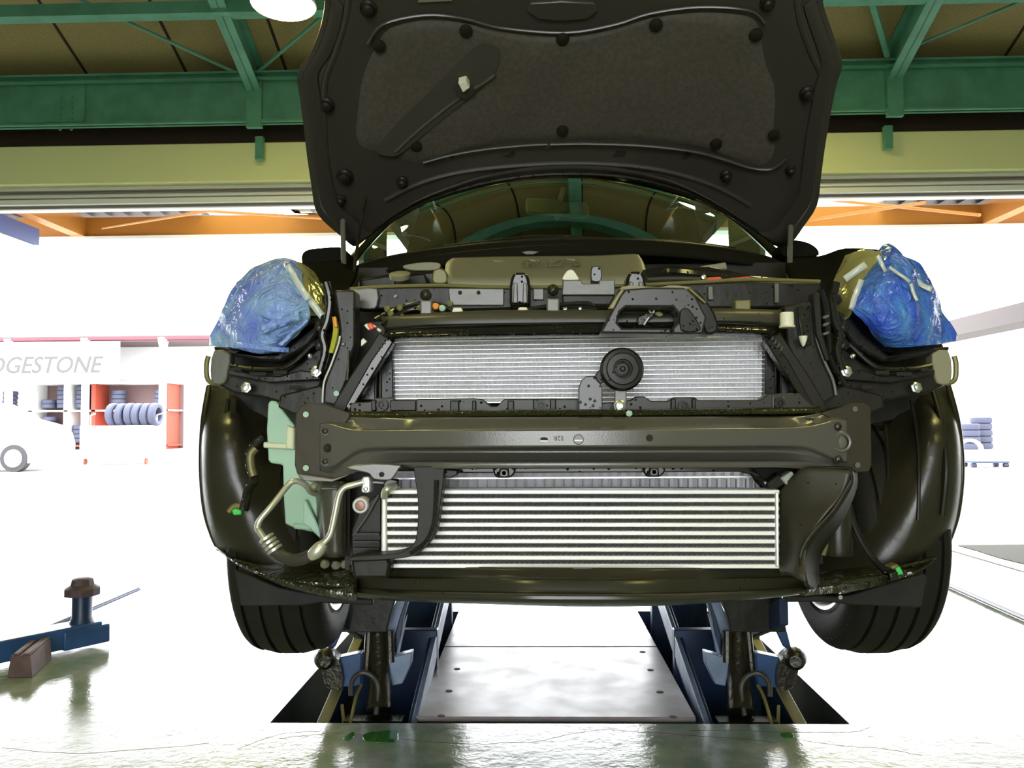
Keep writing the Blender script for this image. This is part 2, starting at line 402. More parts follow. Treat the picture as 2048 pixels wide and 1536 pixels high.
# strip of siding above, cream shutter housing, rails under it
MB().box(-10, 10, EAVE + .1, EAVE + .16, 3.3, 4.2).build('wall_front_upper', M['siding'], kind='structure')
z_top = P(1000, 280, EAVE).z; z_bot = P(1000, 358, EAVE).z
MB().box(-10, 10, EAVE - .05, EAVE + .5, z_bot, z_top).build('wall_front', M['cream'], kind='structure', bevel=.01)
def strip(name, y0, y1, Y, d, m):
    a = P(1000, y0, Y).z; b_ = P(1000, y1, Y).z
    return MB().box(-10, 10, Y, Y + d, b_, a).build(name, m, kind='structure')
strip('trim_23', 357, 371.5, EAVE + .06, .3, M['rail'])
strip('trim_24', 375.5, 382.5, EAVE + .04, .3, M['rail'])
strip('trim_25', 371.5, 375.5, EAVE + .12, .3, M['railgrey'])
strip('trim_26', 382.5, 385.5, EAVE + .10, .3, M['railgrey'])
strip('trim_27', 385.5, 395.5, EAVE + .03, .3, M['rail'])
strip('trim_28', 395.5, 404.5, EAVE + .08, .04, M['railgrey'])
strip('trim_29', 404.5, 409.5, EAVE + .45, .04, M['orange'])
for k, yy in enumerate((374, 370)):
    p_ = P(1000, yy, EAVE + .02); MB().tube([(-9.9, EAVE + .02, p_.z), (9.9, EAVE + .02, p_.z)], .009, 8).build('trim_%d' % (30 + k), M['railgrey'], kind='structure')
tn = M['clearsheet'].node_tree; tl_ = tn.nodes.new('ShaderNodeBsdfTranslucent'); tl_.inputs[0].default_value = (.8, .82, .68, 1); ms_ = tn.nodes.new('ShaderNodeMixShader')
tn.links.new(tn.nodes['Principled BSDF'].outputs[0], ms_.inputs[1]); tn.links.new(tl_.outputs[0], ms_.inputs[2]); tn.links.new(ms_.outputs[0], tn.nodes['Material Output'].inputs[0])
# unseen wall behind the photographer, its open bay sized to limit front light
M['panelwall'] = mat('side_wall_panel', (0.36, 0.36, 0.28), 0.7)
bw = MB()
for bx in ((-10, -2.2, 0, 6.4), (1.3, 10, 0, 6.4), (-2.2, 1.3, 2.9, 6.4)): bw.box(bx[0], bx[1], -4.75, -4.62, bx[2], bx[3])
bw.build('wall_back', M['panelwall'], kind='structure')
# side walls
M['panelwall'] = mat('side_wall_panel', (0.36, 0.36, 0.28), 0.7)
for n_, x in (('wall_left', -10.1), ('wall_right', 10.0)):
    MB().box(x, x + .1, -4.6, EAVE, 0, 6.6).build(n_, M['panelwall'], kind='structure')
# corner post behind (left edge of the opening)
# lamps
def lamp(x, y, z, label, tilt=0):
    th = thing('high_bay_lamp', label, 'lamp', (x, y, z), 'dish lamps under the workshop roof')
    MB().lathe((x, y, z), (0, 0, 1), [(.215, -.01), (.22, .0), (.2, .05), (.12, .13), (.07, .17), (.06, .3), (.001, .31)], 32).build('shade', M['lampshell'], th)
    MB().lathe((x, y, z - .03), (0, 0, 1), [(.02, -.012), (.12, -.006), (.205, .012), (.205, .02)], 32).build('lamp_glass', M['lampglow'], th)
    MB().tube([(x, y, z + .3), (x, y, zr(y) + .01)], .012, 8).build('hanger', M['lampshell'], th)
    return th
q = P(567, 8, 5.4)
lamp(q.x, q.y, q.z, 'glowing round dish lamp over the roof beams, beside the raised hood')
lamp(1.72, 6.1, q.z, 'glowing round dish lamp hidden behind the raised hood, on the right')
for k, (lx, ly, lz) in enumerate(((-1.6, 1.9, 4.4), (2.05, 1.9, 4.4), (-1.6, -1.6, 4.0), (2.05, -1.6, 4.0))):  # unseen fill lamps added to light the car
    lamp(lx, ly, lz, ['round dish lamp above the car, left of the centre beam', 'round dish lamp above the car, right of the centre beam',
        'round dish lamp behind the photographer on the left', 'round dish lamp behind the photographer on the right'][k])
# ================================================================ outside, beyond the bay
cy = 13.0
cz0 = P(600, 468, cy).z; cz1 = P(600, 429, cy).z
xl = P(172, 470, cy).x; xr = P(1962, 430, cy).x
can = thing('orange_canopy', 'orange steel canopy frame with corrugated roof beyond the bay opening', 'canopy', ((xl + xr) / 2, cy, cz0))
MB().box(xl - 8, xr + 8, cy, cy + .2, cz0, cz1).build('cross_beam', M['orange'], can)
MB().box(xl - 8, xr + 8, cy - .05, cy + .25, cz0 - .05, cz0).build('bottom_flange', M['rail'], can)
for x in (xl - .1, xr + .1):
    MB().box(x - .1, x + .1, EAVE + 1.2, cy, cz0, cz1).build('side_beam', M['orange'], can)
MB().box(xl - 8, xr + 8, EAVE + 1.2, EAVE + 1.4, cz1 - .04, cz1 + .25).build('cross_beam', M['orange'], can)
for y0_ in (cy - .15,):
    for a_, b_ in ((P(300, 425, 12).x, P(760, 425, 12).x), (P(1500, 425, 12).x, P(1815, 410, 12).x)):
        MB().box(a_, b_, 9, cy + .3, cz1 + .10, cz1 + .12).build('clear_panel', M['clearsheet'], can)
d = MB(); x = xl - 2
while x < xr + 2:                       # folded deck, ribs running away from the bay
    c = P(530, 425, 12).x
    if not (P(318, 425, 12).x < x < P(525, 425, 12).x or P(1560, 425, 12).x < x < P(1812, 425, 12).x):
        zz = cz1 + .02
        pr = [(0, 0), (.1, .16), (.2, .16), (.3, 0), (.3, .02), (.2, .18), (.1, .18), (0, .02)]
        d.prism([Vector((x + a, 9, zz + b_)) for a, b_ in pr], [Vector((x + a, cy, zz + b_)) for a, b_ in pr])
        d.prism([Vector((x + a, cy, zz + b_)) for a, b_ in pr], [Vector((x + a, cy + 4, zz + .95 + b_)) for a, b_ in pr])
    x += .3
d.build('corrugated_roof', M['deck'], can)
for (a_, b_) in (((205, 456), (480, 412)), ((380, 420), (700, 440)), ((1620, 440), (1850, 405)), ((1640, 398), (1960, 430))):
    MB().tube([P(*a_, cy - .2), P(*b_, cy - 2.6)], .022, 8).build('brace_rod', M['orange'], can)
for x in (xl, xr):
    MB().box(x - .12, x + .12, cy, cy + .25, cz0 - .02, cz0 + .02).build('corner_plate', M['white'], can)
# posts outside the picture carry the canopy
for x in (xl - 7.9, xr + 7.7):
    MB().box(x, x + .2, cy, cy + .2, 0, cz0).build('post', M['orange'], can)
# blue shop fascia at far left
M['blue_sign'] = mat('blue_fascia_sheet', (0.05, 0.075, 0.24), 0.5)
fz = cz0 - .06
bf = thing('blue_fascia', 'blue fascia box under the canopy corner at the left edge', 'awning', (-7.85, 11.4, fz - .27))
MB().box(-8.2, -7.5, 9.6, 12.2, fz - .25, fz).build('fascia_sheet', M['blue_sign'], bf)
MB().box(-8.2, -7.55, 9.6, 12.15, fz - .42, fz - .25).build('fascia_box', M['wallwhite'], bf)

# white shop building with tyre shelves
SY = 38.0
sx = lambda px: P(px, 850, SY).x
sz = lambda py: P(200, py, SY).z
b = thing('shop_building', 'white shop building with a red eave line behind the tyre shelves', 'building', (sx(180), SY + 2, 0))
MB().box(sx(-400), sx(470), SY + 1.6, SY + 3, 0, sz(676)).build('wall', M['wallwhite'], b)
M['eave_red'] = mat('red_eave_trim', (0.40, 0.03, 0.05), 0.6)
MB().box(sx(-400), sx(460), SY - .9, SY - .8, sz(684), sz(680)).build('red_trim', M['eave_red'], b)
MB().box(sx(-400), sx(460), SY - .8, SY + 1.6, sz(688), sz(676)).build('soffit', mat('pinkish_soffit', (0.10, 0.065, 0.07), 0.8), b)
M['post'] = mat('white_post', (0.8, 0.8, 0.8), 0.6)
for px_ in (35, 186, 338):
    MB().lathe((sx(px_), SY - .7, 0), (0, 0, 1), [(.17, 0), (.17, sz(700)), (.27, sz(680))], 16).build('column', M['post'], b)
# shelving
M['shelf_o'] = mat('orange_shelf_steel', (0.35, 0.055, 0.03), 0.6)
M['shelf_p'] = mat('pink_shelf_back', (0.16, 0.10, 0.10), 0.8)
rk = thing('tyre_rack', 'white and orange tyre shelving under the banner, at the shop front', 'shelving', (sx(190), SY + .5, 0))
for px_ in (62, 133, 188, 333):
    MB().box(sx(px_) - .1, sx(px_) + .1, SY - .1, SY + 1.1, 0, sz(768)).build('upright', M['shelf_o'] if px_ > 180 else M['post'], rk)
for n_, py_ in enumerate((893, 823, 768)):
    MB().box(sx(50), sx(345), SY - .1, SY + 1.1, sz(py_), sz(py_) + .07).build('shelf', M['shelf_o'] if n_ == 0 else M['post'], rk)
MB().box(sx(50), sx(345), SY + 1.15, SY + 1.2, 0, sz(768)).build('back_panel', M['shelf_p'], rk)
# banner
bn = thing('shop_banner', 'long white banner with faint lettering hung above the tyre shelves', 'banner', (sx(60), SY - 1.1, sz(770)))
MB().box(sx(-160), sx(262), SY - 1.16, SY - 1.12, sz(768), sz(688)).build('cloth', mat('banner_cloth', (0.8, 0.8, 0.8), 0.7), bn)
vs, fs = text_mb('BRIDGESTONE', 1.0, .01, 0.012, .25)
xs_ = [v.x for v in vs]; ys_ = [v.y for v in vs]
x0_, x1_, y0_, y1_ = min(xs_), max(xs_), min(ys_), max(ys_)
X0, X1, Z0, Z1 = sx(-52), sx(231), sz(749), sz(716)
MB().add([(X0 + (v.x - x0_) / (x1_ - x0_) * (X1 - X0), SY - 1.18 + v.z, Z0 + (v.y - y0_) / (y1_ - y0_) * (Z1 - Z0)) for v in vs], fs).build('lettering', mat('banner_letter_grey', (0.068, 0.068, 0.07), 0.7), bn)
# tyres, one object each
M['tyre_far'] = mat('dusty_tyre_rubber', (0.050, 0.048, 0.055), 0.8)  # grey lifted to carry the flare over the far tyres
M['tyre_blue'] = mat('blue_grey_wrapped_tyre', (0.055, 0.06, 0.10), 0.7)
def tyre_mesh(r, w_, name, m):
    mb = MB(); mb.lathe((0, 0, 0), (0, 0, 1), [(r * .6, -w_ * .42), (r * .85, -w_ * .5), (r * .98, -w_ * .38), (r, -w_ * .2), (r, w_ * .2), (r * .98, w_ * .38), (r * .85, w_ * .5), (r * .6, w_ * .42), (r * .58, 0), (r * .6, -w_ * .42)], 28)
    mb.f = mb.f[:-2]
    o = mb.build(name, m); return o
ty0 = tyre_mesh(.32, .205, 'tyre', M['tyre_far']); used = [False]
def put_tyre(x, y, z, label, group, rot=(0, 0, 0), m=None):
    if not used[0]: o = ty0; used[0] = True
    else: o = ty0.copy(); C.objects.link(o)
    if m is not None and m is not M['tyre_far']:
        o.data = ty0.data.copy(); o.data.materials[0] = m
    o.location = (x, y, z); o.rotation_euler = rot
    finish(o, label, 'tyre', group)
ordn = ['bottom', 'second from the bottom', 'third from the bottom', 'fourth from the bottom', 'fifth from the bottom', 'topmost']
def stack(px_, z0, n, where, dy=.0, m=None, r=.32, grp='tyres on the shop shelves'):
    for k in range(n):
        pos = ('topmost' if k == n - 1 and n > 1 else ordn[k])
        put_tyre(sx(px_) + random.uniform(-.02, .02), SY + .42 + dy, z0 + .104 + k * .207, 'tyre %s, %s' % (where, pos), grp, m=m)
zu = sz(823) + .07; zl = sz(893) + .07
stack(8, zu, 4, 'at the left edge of the picture', m=M['tyre_blue'], grp='tyres at the picture edge')
stack(86, zu, 2, 'in the short upper stack by the left upright')
stack(118, zu, 5, 'in the upper stack left of the middle upright')
stack(155, zu, 5, 'in the blue upper stack right of the middle upright', m=M['tyre_blue'])
stack(228, zu, 4, 'in the upper shelf stack under the banner end')
stack(314, zu, 4, 'in the upper shelf stack at the right end')
stack(88, zl, 6, 'in the lower shelf stack at the left')
stack(120, zl, 4, 'in the lower stack touching the middle upright')
stack(150, zl, 4, 'in the lower shelf stack left of the cart')
stack(314, zl, 4, 'in the lower shelf stack right of the cart')
# cart with tyres standing on it
KY = 22.0
kx = lambda px: P(px, 850, KY).x
kz = lambda py: P(240, py, KY).z
ct = thing('tyre_cart', 'white panelled cart carrying a row of upright tyres before the shelves', 'cart', (kx(230), KY, 0))
MB().box(kx(160), kx(296), KY, KY + .9, kz(916), kz(851)).build('body', M['wallwhite'], ct)
for px_ in (165, 300):
    MB().tube([(kx(px_), KY + .4, kz(851)), (kx(px_), KY + .4, kz(830)), (kx(px_ + (14 if px_ > 200 else 10)), KY + .4, kz(826))], .02, 8).build('handle', M['post'], ct)
for px_ in (168, 290):
    MB().lathe((kx(px_), KY + .1, .08), (1, 0, 0), [(.08, -.02), (.08, .02)], 14).build('caster', M['shelf_o'], ct)
for k in range(6):
    x = kx(205 + k * 16.6)
    put_tyre(x, KY + .45, kz(851) + .30, 'upright tyre on the cart, %s' % ['first at the left end', 'second in the row', 'third in the row', 'third from the right', 'second from the right', 'last at the right end'][k],
             'upright tyres on the cart', (0, math.radians(90 + random.uniform(-4, 4)), math.radians(random.uniform(-12, 12))), None)
# tyre stacks right of the car
for s_, (px_, n_) in enumerate(((1937, 4), (1962, 5))):
    for k in range(n_):
        p_ = P(px_, 850, 26.5 + s_ * .5)
        put_tyre(p_.x, 26.5 + s_ * .5, .1025 + k * .205, 'tyre in the %s stack right of the car, %s' % (['shorter', 'taller'][s_], 'topmost' if k == n_ - 1 else ordn[k]), 'tyre stacks on the right')
# hose reel machine on a blue dolly
DY = 18.0
dl = thing('blue_dolly', 'flat blue dolly on the ground under coiled white hose', 'dolly', (P(1983, 940, DY).x, DY, 0))
a_, b_ = P(1946, 940, DY).x, P(2020, 940, DY).x
MB().box(a_, b_, DY, DY + .5, .09, .13).build('deck', mat('light_blue_steel', (0.035, 0.065, 0.12), 0.5), dl)
for x in (a_ + .05, b_ - .05):
    for y in (DY + .06, DY + .44):
        MB().lathe((x, y, .045), (1, 0, 0), [(.045, -.05), (.045, .05)], 14).build('wheel', M['tyre_blue'], dl)
hs = MB(); pts = []
for k in range(50):
    an = k / 50 * 6 * math.pi
    pts.append((P(1955, 900, DY).x + .24 * math.cos(an), DY + .25 + .003 * k, .38 + .2 * math.sin(an)))
hs.tube(pts, .03, 8)
ho = hs.build('coiled_hose', M['post']); finish(ho, 'thick white hose coiled on the blue dolly', 'hose')
# right-hand building with long eave
rb = thing('side_building', 'pale side building with a long grey eave running away on the right', 'building', (12, 20, 0))
MB().box(17, 17.4, 13, 40, 0, 4.2).build('wall', M['wallwhite'], rb)
e1 = P(1905, 640, 20); 
MB().box(9.8, 10.6, 13, 24, P(2048, 640, 16.6).z - .0, P(2048, 602, 16.6).z).build('eave', mat('grey_pink_eave', (0.075, 0.06, 0.06), 0.7), rb)
# parked car at the left edge
QY = 18.5
q = thing('parked_car', 'white parked car cut off by the left edge, front wheel showing', 'car', (P(-60, 935, QY).x, QY, 0))
prof = [(-420, 836), (-300, 800), (-140, 796), (-60, 806), (0, 838), (45, 850), (66, 866), (72, 890), (70, 920), (50, 928), (-420, 928)]
MB().slab(prof, QY, 1.65).build('body', M['wallwhite'], q, bevel=.05)
c = P(27, 915, QY - .02)
MB().lathe((c.x, QY - .03, .31), (0, 1, 0), [(.31, 0), (.31, .2)], 28).build('tire', M['tyre_far'], q)
MB().lathe((c.x, QY - .05, .31), (0, 1, 0), [(.05, -.02), (.2, .0), (.21, .05)], 20).build('rim', M['rail'], q)
MB().slab([(-250, 806), (-140, 802), (-70, 810), (-25, 838), (-250, 840)], QY - .01, .03).build('side_window', M['tyre_far'], q)
# things on the floor at the left: swing arm of another lift, rod, wooden block
la = thing('lift_arm', 'blue swing arm with post pad lying on the floor at left', 'lift arm', (P(60, 1330, 3.3).x, 3.4, 0))
AA = [PZ(-60, 1338, .05), PZ(198, 1280, .03)]
def obox(mb, a, b_, wd, z0, z1):
    dv = Vector((b_.x - a.x, b_.y - a.y, 0)).normalized(); n = Vector((-dv.y, dv.x, 0)) * wd / 2
    pts = [a - n, b_ - n, b_ + n, a + n]
    return mb.prism([Vector((p.x, p.y, z0)) for p in pts], [Vector((p.x, p.y, z1)) for p in pts])
a_, b_ = Vector((*PZ(-120, 1358, .0).xy, 0)), Vector((*PZ(190, 1290, .0).xy, 0))
obox(MB(), a_, b_, .13, .025, .115).build('arm', M['blue'], la, bevel=.006)
m_ = a_.lerp(b_, .72)
obox(MB(), m_, b_ + (b_ - a_).normalized() * .03, .15, .02, .10).build('arm_sleeve', M['blue'], la, bevel=.006)
pc = a_.lerp(b_, .90)
MB().lathe((pc.x, pc.y, .10), (0, 0, 1), [(.055, 0), (.05, .02), (.042, .04), (.042, .13)], 20).build('pad_post', M['blue_dark'], la)
MB().lathe((pc.x, pc.y, .23), (0, 0, 1), [(.05, 0), (.075, .005), (.075, .035), (.05, .05), (.045, .075), (.03, .08)], 10).build('pad', mat('brown_rubber_pad', (0.07, 0.045, 0.05), 0.6), la)
rd = MB().tube([P(52, 1273, 3.72), P(145, 1236, 3.95)], .009, 8)
rd.tube([P(180, 1220, 3.95), P(278, 1178, 4.3)], .009, 8)
rd.tube([P(52, 1273, 3.72), P(278, 1178, 4.3)], .008, 8)
finish(rd.build('steel_rod', mat('blue_grey_rod', (0.20, 0.23, 0.36), 0.4, metal=.4)), 'thin grey rod lying across the pad of the blue arm', 'rod')
bl = MB()
w0 = PZ(14, 1356, 0); w1 = PZ(64, 1356, 0); w2 = PZ(104, 1318, 0)
ux = (w1 - w0); uy = (w2 - w1); up = Vector((0, 0, .085)); ins = ux * .12
bl.prism([w0, w1, w1 + up - ins * .6, w0 + up + ins], [w0 + uy, w1 + uy, w1 + uy + up - ins * .6, w0 + uy + up + ins])
bl.prism([w0 + up + ins * 1.6, w0 + up + ux * .45, w0 + up * 1.12 + ux * .42, w0 + up * 1.12 + ins * 1.9], [w0 + uy + up + ins * 1.6, w0 + uy + up + ux * .45, w0 + uy + up * 1.12 + ux * .42, w0 + uy + up * 1.12 + ins * 1.9])
bl.prism([w0 + up + ux * .55, w0 + up + ux * .9, w0 + up * 1.12 + ux * .88, w0 + up * 1.12 + ux * .6], [w0 + uy + up + ux * .55, w0 + uy + up + ux * .9, w0 + uy + up * 1.12 + ux * .88, w0 + uy + up * 1.12 + ux * .6])
finish(bl.build('wooden_block', mat('grooved_brown_block', (0.13, 0.085, 0.08), 0.7, var=.3, vscale=20), bevel=.004), 'grooved brown block on the floor in front of the blue arm', 'block')
# rail lying along the floor at right, drain line
p0 = PZ(1888, 1166, .015); p1 = PZ(2075, 1248, .015)
finish(MB().tube([p0, p1], .013, 8).build('floor_rail', mat('grey_steel_rod', (0.20, 0.20, 0.24), 0.45, metal=.3)), 'grey steel rod lying on the floor at right, running away from the camera', 'rod')
p0 = PZ(1905, 1101, .004); p1 = PZ(2060, 1146, .004)
obox(MB(), Vector((p0.x, p0.y, 0)), Vector((p1.x, p1.y, 0)), .016, .0, .004).build('trim_40', M['railgrey'], kind='structure')
# ================================================================ the car, front panels removed
XCAR = 0.10
car = thing('car', 'black hatchback stripped of its front bumper with hood raised, held up on the scissor lifts', 'car', (XCAR, 2.15, .39))
def sl(name, m, pts, Y, d, par=None, sm=0, bevel=.002, **k):
    return MB().slab(pts, Y, d, sm).build(name, M[m] if isinstance(m, str) else m, par or car, bevel=bevel, **k)
def tb(name, m, pts, r, par=None, n=10, sm=6, **k):
    return MB().tube([P(*p) for p in pts], r, n, sm=sm).build(name, M[m], par or car, **k)
def disc(name, m, px, py, Y, prof, par=None, n=28, ax=(0, -1, 0), **k):
    return MB().lathe(P(px, py, Y), ax, prof, n).build(name, M[m], par or car, **k)
def grid(rows, nu=4, nv=4):
    return refine_grid([[P(*p) for p in r] for r in rows], nu, nv)
def mx(pts, c=1163.5):                     # the same outline on the other side of the car
    return [(2 * c - p[0],) + tuple(p[1:]) for p in pts]

M['rimpaint'] = mat('curled_paint_edge', (0.05, 0.048, 0.045), .14, spec=1.0)
# ---- hood: a crowned panel hinged at the cowl
HN = Vector((0, -.84, -1)).normalized(); H0 = Vector((XCAR, 2.45, 1.53))
def PH(px, py, off=0.0):
    d = ray(px, py); hh = 0.03
    for _ in range(4):
        q = H0 - HN * (hh - off)
        p = CAM + d * ((q - CAM).dot(HN) / d.dot(HN))
        hh = .055 * max(-1, 1 - ((p.x - XCAR) / .62) ** 2)
    return p
hood_px = [(652, -75), (650, 0), (641, 55), (620, 108), (595, 148), (600, 195), (607, 250), (614, 310), (622, 365), (629, 410), (640, 432), (660, 452), (684, 472),
  (706, 490), (722, 484), (745, 464), (790, 432), (850, 402), (950, 368), (1050, 350), (1140, 345), (1240, 350), (1340, 371), (1410, 400), (1470, 434), (1520, 468), (1556, 492),
  (1584, 482), (1606, 452), (1634, 408), (1642, 350), (1650, 290), (1662, 220), (1672, 170), (1684, 130), (1677, 100), (1660, 50), (1645, 0), (1640, -75)]
def hslab(mb, pts, off, d, sm=0):
    f = [PH(x, y, off) for x, y in pts]
    if sm: f = refine(f, sm, True)
    return mb.prism(f, [p - HN * d for p in f])
def hgrid(mb, left, right, n, offs):       # crowned sheet between a left and a right edge polyline
    rows = []
    for i in range(len(left)):
        rows.append([PH(left[i][0] + (right[i][0] - left[i][0]) * j / n, left[i][1] + (right[i][1] - left[i][1]) * j / n + 0, offs) for j in range(n + 1)])
    return mb.sheet(rows)
# outer skin (big crowned sheet)
def outline_sheet(pts, off, cx, cy, rings=6, bow=0.0, edge=0.0):
    """concentric rings from the outline to its centre, each laid on the crowned surface"""
    mb = MB(); n = len(pts); vs = []; fs = []
    for k in range(rings + 1):
        t_ = k / rings
        o_ = off + bow * (1 - (1 - t_) ** 2) + (edge if k == 0 else 0)
        for x, y in pts:
            vs.append(PH(x + (cx - x) * t_ * .98, y + (cy - y) * t_ * .98, o_))
    for k in range(rings):
        for i in range(n):
            fs.append((k * n + i, k * n + (i + 1) % n, (k + 1) * n + (i + 1) % n, (k + 1) * n + i))
    fs.append(tuple(rings * n + i for i in range(n)))
    return mb.add(vs, fs)
sp = [(p.x, p.y) for p in refine([Vector((x, y, 0)) for x, y in hood_px], 3, True)]
hood = outline_sheet(sp, 0, 1140, 150, 8).build('hood', M['hoodpaint'], car, solid=.012)
# raised inner frame: outer rim band and lower lip
def ring_band(outer, k0, k1, off, cx, cy, d0=0.0):
    mb = MB(); n = len(outer); vs = []; fs = []
    prof = [(k0, d0), (k0 + .012, off), ((k0 + k1) / 2, off * 1.15), (k1 - .012, off), (k1, d0)]
    for k, o_ in prof:
        for x, y in outer: vs.append(PH(x + (cx - x) * k, y + (cy - y) * k, o_))
    m = len(prof)
    for a in range(m - 1):
        for i in range(n):
            fs.append((a * n + i, a * n + (i + 1) % n, (a + 1) * n + (i + 1) % n, (a + 1) * n + i))
    return mb.add(vs, fs)
ring_band(sp, .012, .085, .014, 1140, 150).build('hood_inner_frame', M['hoodpaint'], hood)
pad_px = [(735, 92), (760, 52), (810, 36), (860, 33), (920, 40), (985, 56), (1060, 66), (1135, 68), (1205, 58), (1262, 42), (1310, 28), (1370, 20), (1430, 18), (1500, 27), (1526, 48), (1540, 92),
  (1560, 135), (1578, 170), (1586, 220), (1584, 270), (1572, 312), (1545, 334), (1510, 334), (1470, 322), (1410, 303), (1340, 291), (1260, 286), (1150, 285), (1050, 289), (960, 300), (890, 316), (838, 334), (800, 330), (760, 312), (718, 304), (700, 290), (692, 255), (696, 200), (712, 140)]
pp = [(p.x, p.y) for p in refine([Vector((x, y, 0)) for x, y in pad_px], 3, True)]
pad = outline_sheet(pp, .012, 1140, 170, 10, bow=.006, edge=-.012)
for i, v in enumerate(pad.v):              # soft quilting of the felt
    pad.v[i] = v + HN * (noise.noise(v * 7) * .006)
pad = pad.build('insulation_pad', M['pad'], hood, sharp=80)
# bright curled seam at the pad's lower edge
def hline(pts, r, off): return MB().tube([PH(x, y, off) for x, y in pts], r, 8, sm=4)
hline([(846, 326), (900, 311), (970, 299), (1050, 291), (1095, 289)], .004, .022).build('pad_rim', M['rimpaint'], hood)
hline([(1100, 289), (1180, 288), (1290, 292), (1390, 304), (1450, 320), (1500, 336), (1545, 338), (1575, 315)], .0045, .022).build('pad_rim', M['rimpaint'], hood)
hline([(735, 88), (765, 50), (850, 31), (930, 38), (1000, 56), (1130, 66), (1230, 50), (1300, 28), (1400, 15), (1500, 22), (1530, 48)], .004, .016).build('pad_rim', M['rimpaint'], hood)
hline([(1095, 290), (1098, 292), (1092, 296)], .004, .02).build('pad_rim', M['rimpaint'], hood)
# stamped ridges of the frame
for pts in ([(700, -40), (690, 40), (668, 110), (650, 160), (648, 240), (655, 330), (672, 400), (700, 440)], [(1590, -40), (1600, 40), (1625, 110), (1645, 160), (1640, 240), (1625, 320), (1600, 400), (1560, 450)],
            [(770, 400), (850, 362), (960, 338), (1140, 326), (1300, 336), (1420, 368), (1500, 410)]):
    hline(pts, .009, .004).build('stamped_ridge', M['hoodpaint'], hood)
# channel with the stay-rod socket
ch = MB(); hslab(ch, [(752, 300), (790, 248), (868, 172), (930, 108), (968, 84), (1000, 104), (988, 150), (936, 200), (866, 256), (808, 304), (780, 314)], .021, .006, 3)
ch.build('stay_channel', mat('channel_felt', (0.045, 0.040, 0.030), .75), hood, bevel=.002)  # darker felt tone paints the shade of the recess
hline([(790, 304), (850, 250), (925, 192), (965, 168), (990, 150)], .004, .023).build('channel_edge', M['pad'], hood)
hslab(MB(), [(916, 166), (932, 162), (940, 176), (926, 186)], .05, .03).build('stay_clip', M['white'], hood, bevel=.002)
MB().lathe(PH(928, 178, .026), HN, [(.026, 0), (.024, .006), (.014, .008)], 20).build('clip_seat', M['hoodpaint'], hood)
# push-in fasteners of the pad, rubber bumpers, slots
for x, y in ((758, 92), (932, 62), (1125, 78), (1312, 50), (1512, 70), (1125, 262), (1432, 288), (1548, 270), (832, 292)):
    MB().lathe(PH(x, y, .018), HN, [(.017, 0), (.016, .004), (.006, .007), (.001, .007)], 18).build('pad_fastener', M['plastic_dry'], hood)
for x, y, r in ((737, 16, .016), (654, 208, .015), (805, 362, .013), (1534, 6, .014), (1614, 186, .015), (1452, 350, .013), (1580, 338, .011), (682, 398, .012), (690, 352, .018)):
    MB().lathe(PH(x, y, .006), HN, [(r * 1.3, 0), (r * 1.3, .006), (r, .01), (r * .9, .02), (r * .5, .024), (.001, .024)], 18).build('hood_bumper', M['plastic_dry'], hood)
for x, y, w_ in ((892, 317, 22), (1018, 309, 22), (1240, 308, 20), (1372, 312, 24)):
    hslab(MB(), [(x - w_, y - 3), (x - w_ + 5, y - 7), (x + w_ - 5, y - 7), (x + w_, y - 3), (x + w_, y + 3), (x + w_ - 5, y + 7), (x - w_ + 5, y + 7), (x - w_, y + 3)], .006, .005).build('frame_slot', M['dark_hole'], hood)
hslab(MB(), [(1060, 6), (1190, 6), (1175, 40), (1075, 40)], .018, .02, 2).build('latch_striker', M['hoodpaint'], hood, bevel=.004)
hslab(MB(), [(838, -14), (900, -14), (904, 2), (836, 5)], .014, .006).build('hood_label', mat('worn_label', (0.16, 0.17, 0.10), .6), hood)
# rubber weather strip at the rear edge
MB().tube([PH(x, y, .004) for x, y in ((745, 462), (850, 404), (950, 370), (1050, 352), (1140, 347), (1240, 352), (1340, 373), (1420, 405), (1520, 466))], .007, 8, sm=5).build('hood_seal', M['plastic_wet'], hood)
# thin stays and the prop
tb('hood_stay_rod', 'oily', [(744, 318, 2.35), (722, 440, 2.3), (708, 545, 2.2)], .0045)
disc('stay_ball', 'white', 743, 320, 2.3, [(.008, -.004), (.011, .002), (.006, .01)])
MB().tube([P(686, 440, 2.36), P(688, 560, 2.3)], .0075, 10).build('gas_strut', M['steel_grey'], car)
MB().tube([P(1581, 452, 2.36), P(1579, 560, 2.3)], .0075, 10).build('gas_strut', M['steel_grey'], car)

# ---- windscreen, cowl, cabin
def WS(u, v, off=0.0):                       # u -1..1 across, v 0..1 up
    wd = .715 + (.57 - .715) * v
    return Vector((XCAR + wd * u, 2.53 + .24 * u * u * (1 - .3 * v) + .74 * v - off, 1.545 - .005 * u * u + .44 * v - .07 * u * u * v + .04 * math.sin(v * math.pi) - off * .5))
gm = bpy.data.materials.new('windscreen_glass'); gm.use_nodes = True
N = gm.node_tree.nodes; L = gm.node_tree.links; N.remove(N['Principled BSDF'])
o_ = N['Material Output']; tr = N.new('ShaderNodeBsdfTransparent'); tr.inputs[0].default_value = (.50, .66, .52, 1)
gl = N.new('ShaderNodeBsdfGlossy'); gl.inputs['Roughness'].default_value = .01; gl.inputs[0].default_value = (.95, 1, .92, 1)
fr = N.new('ShaderNodeFresnel'); fr.inputs['IOR'].default_value = 2.3; mxs = N.new('ShaderNodeMixShader')
L.new(fr.outputs[0], mxs.inputs[0]); L.new(tr.outputs[0], mxs.inputs[1]); L.new(gl.outputs[0], mxs.inputs[2]); L.new(mxs.outputs[0], o_.inputs[0])
M['glass'] = gm
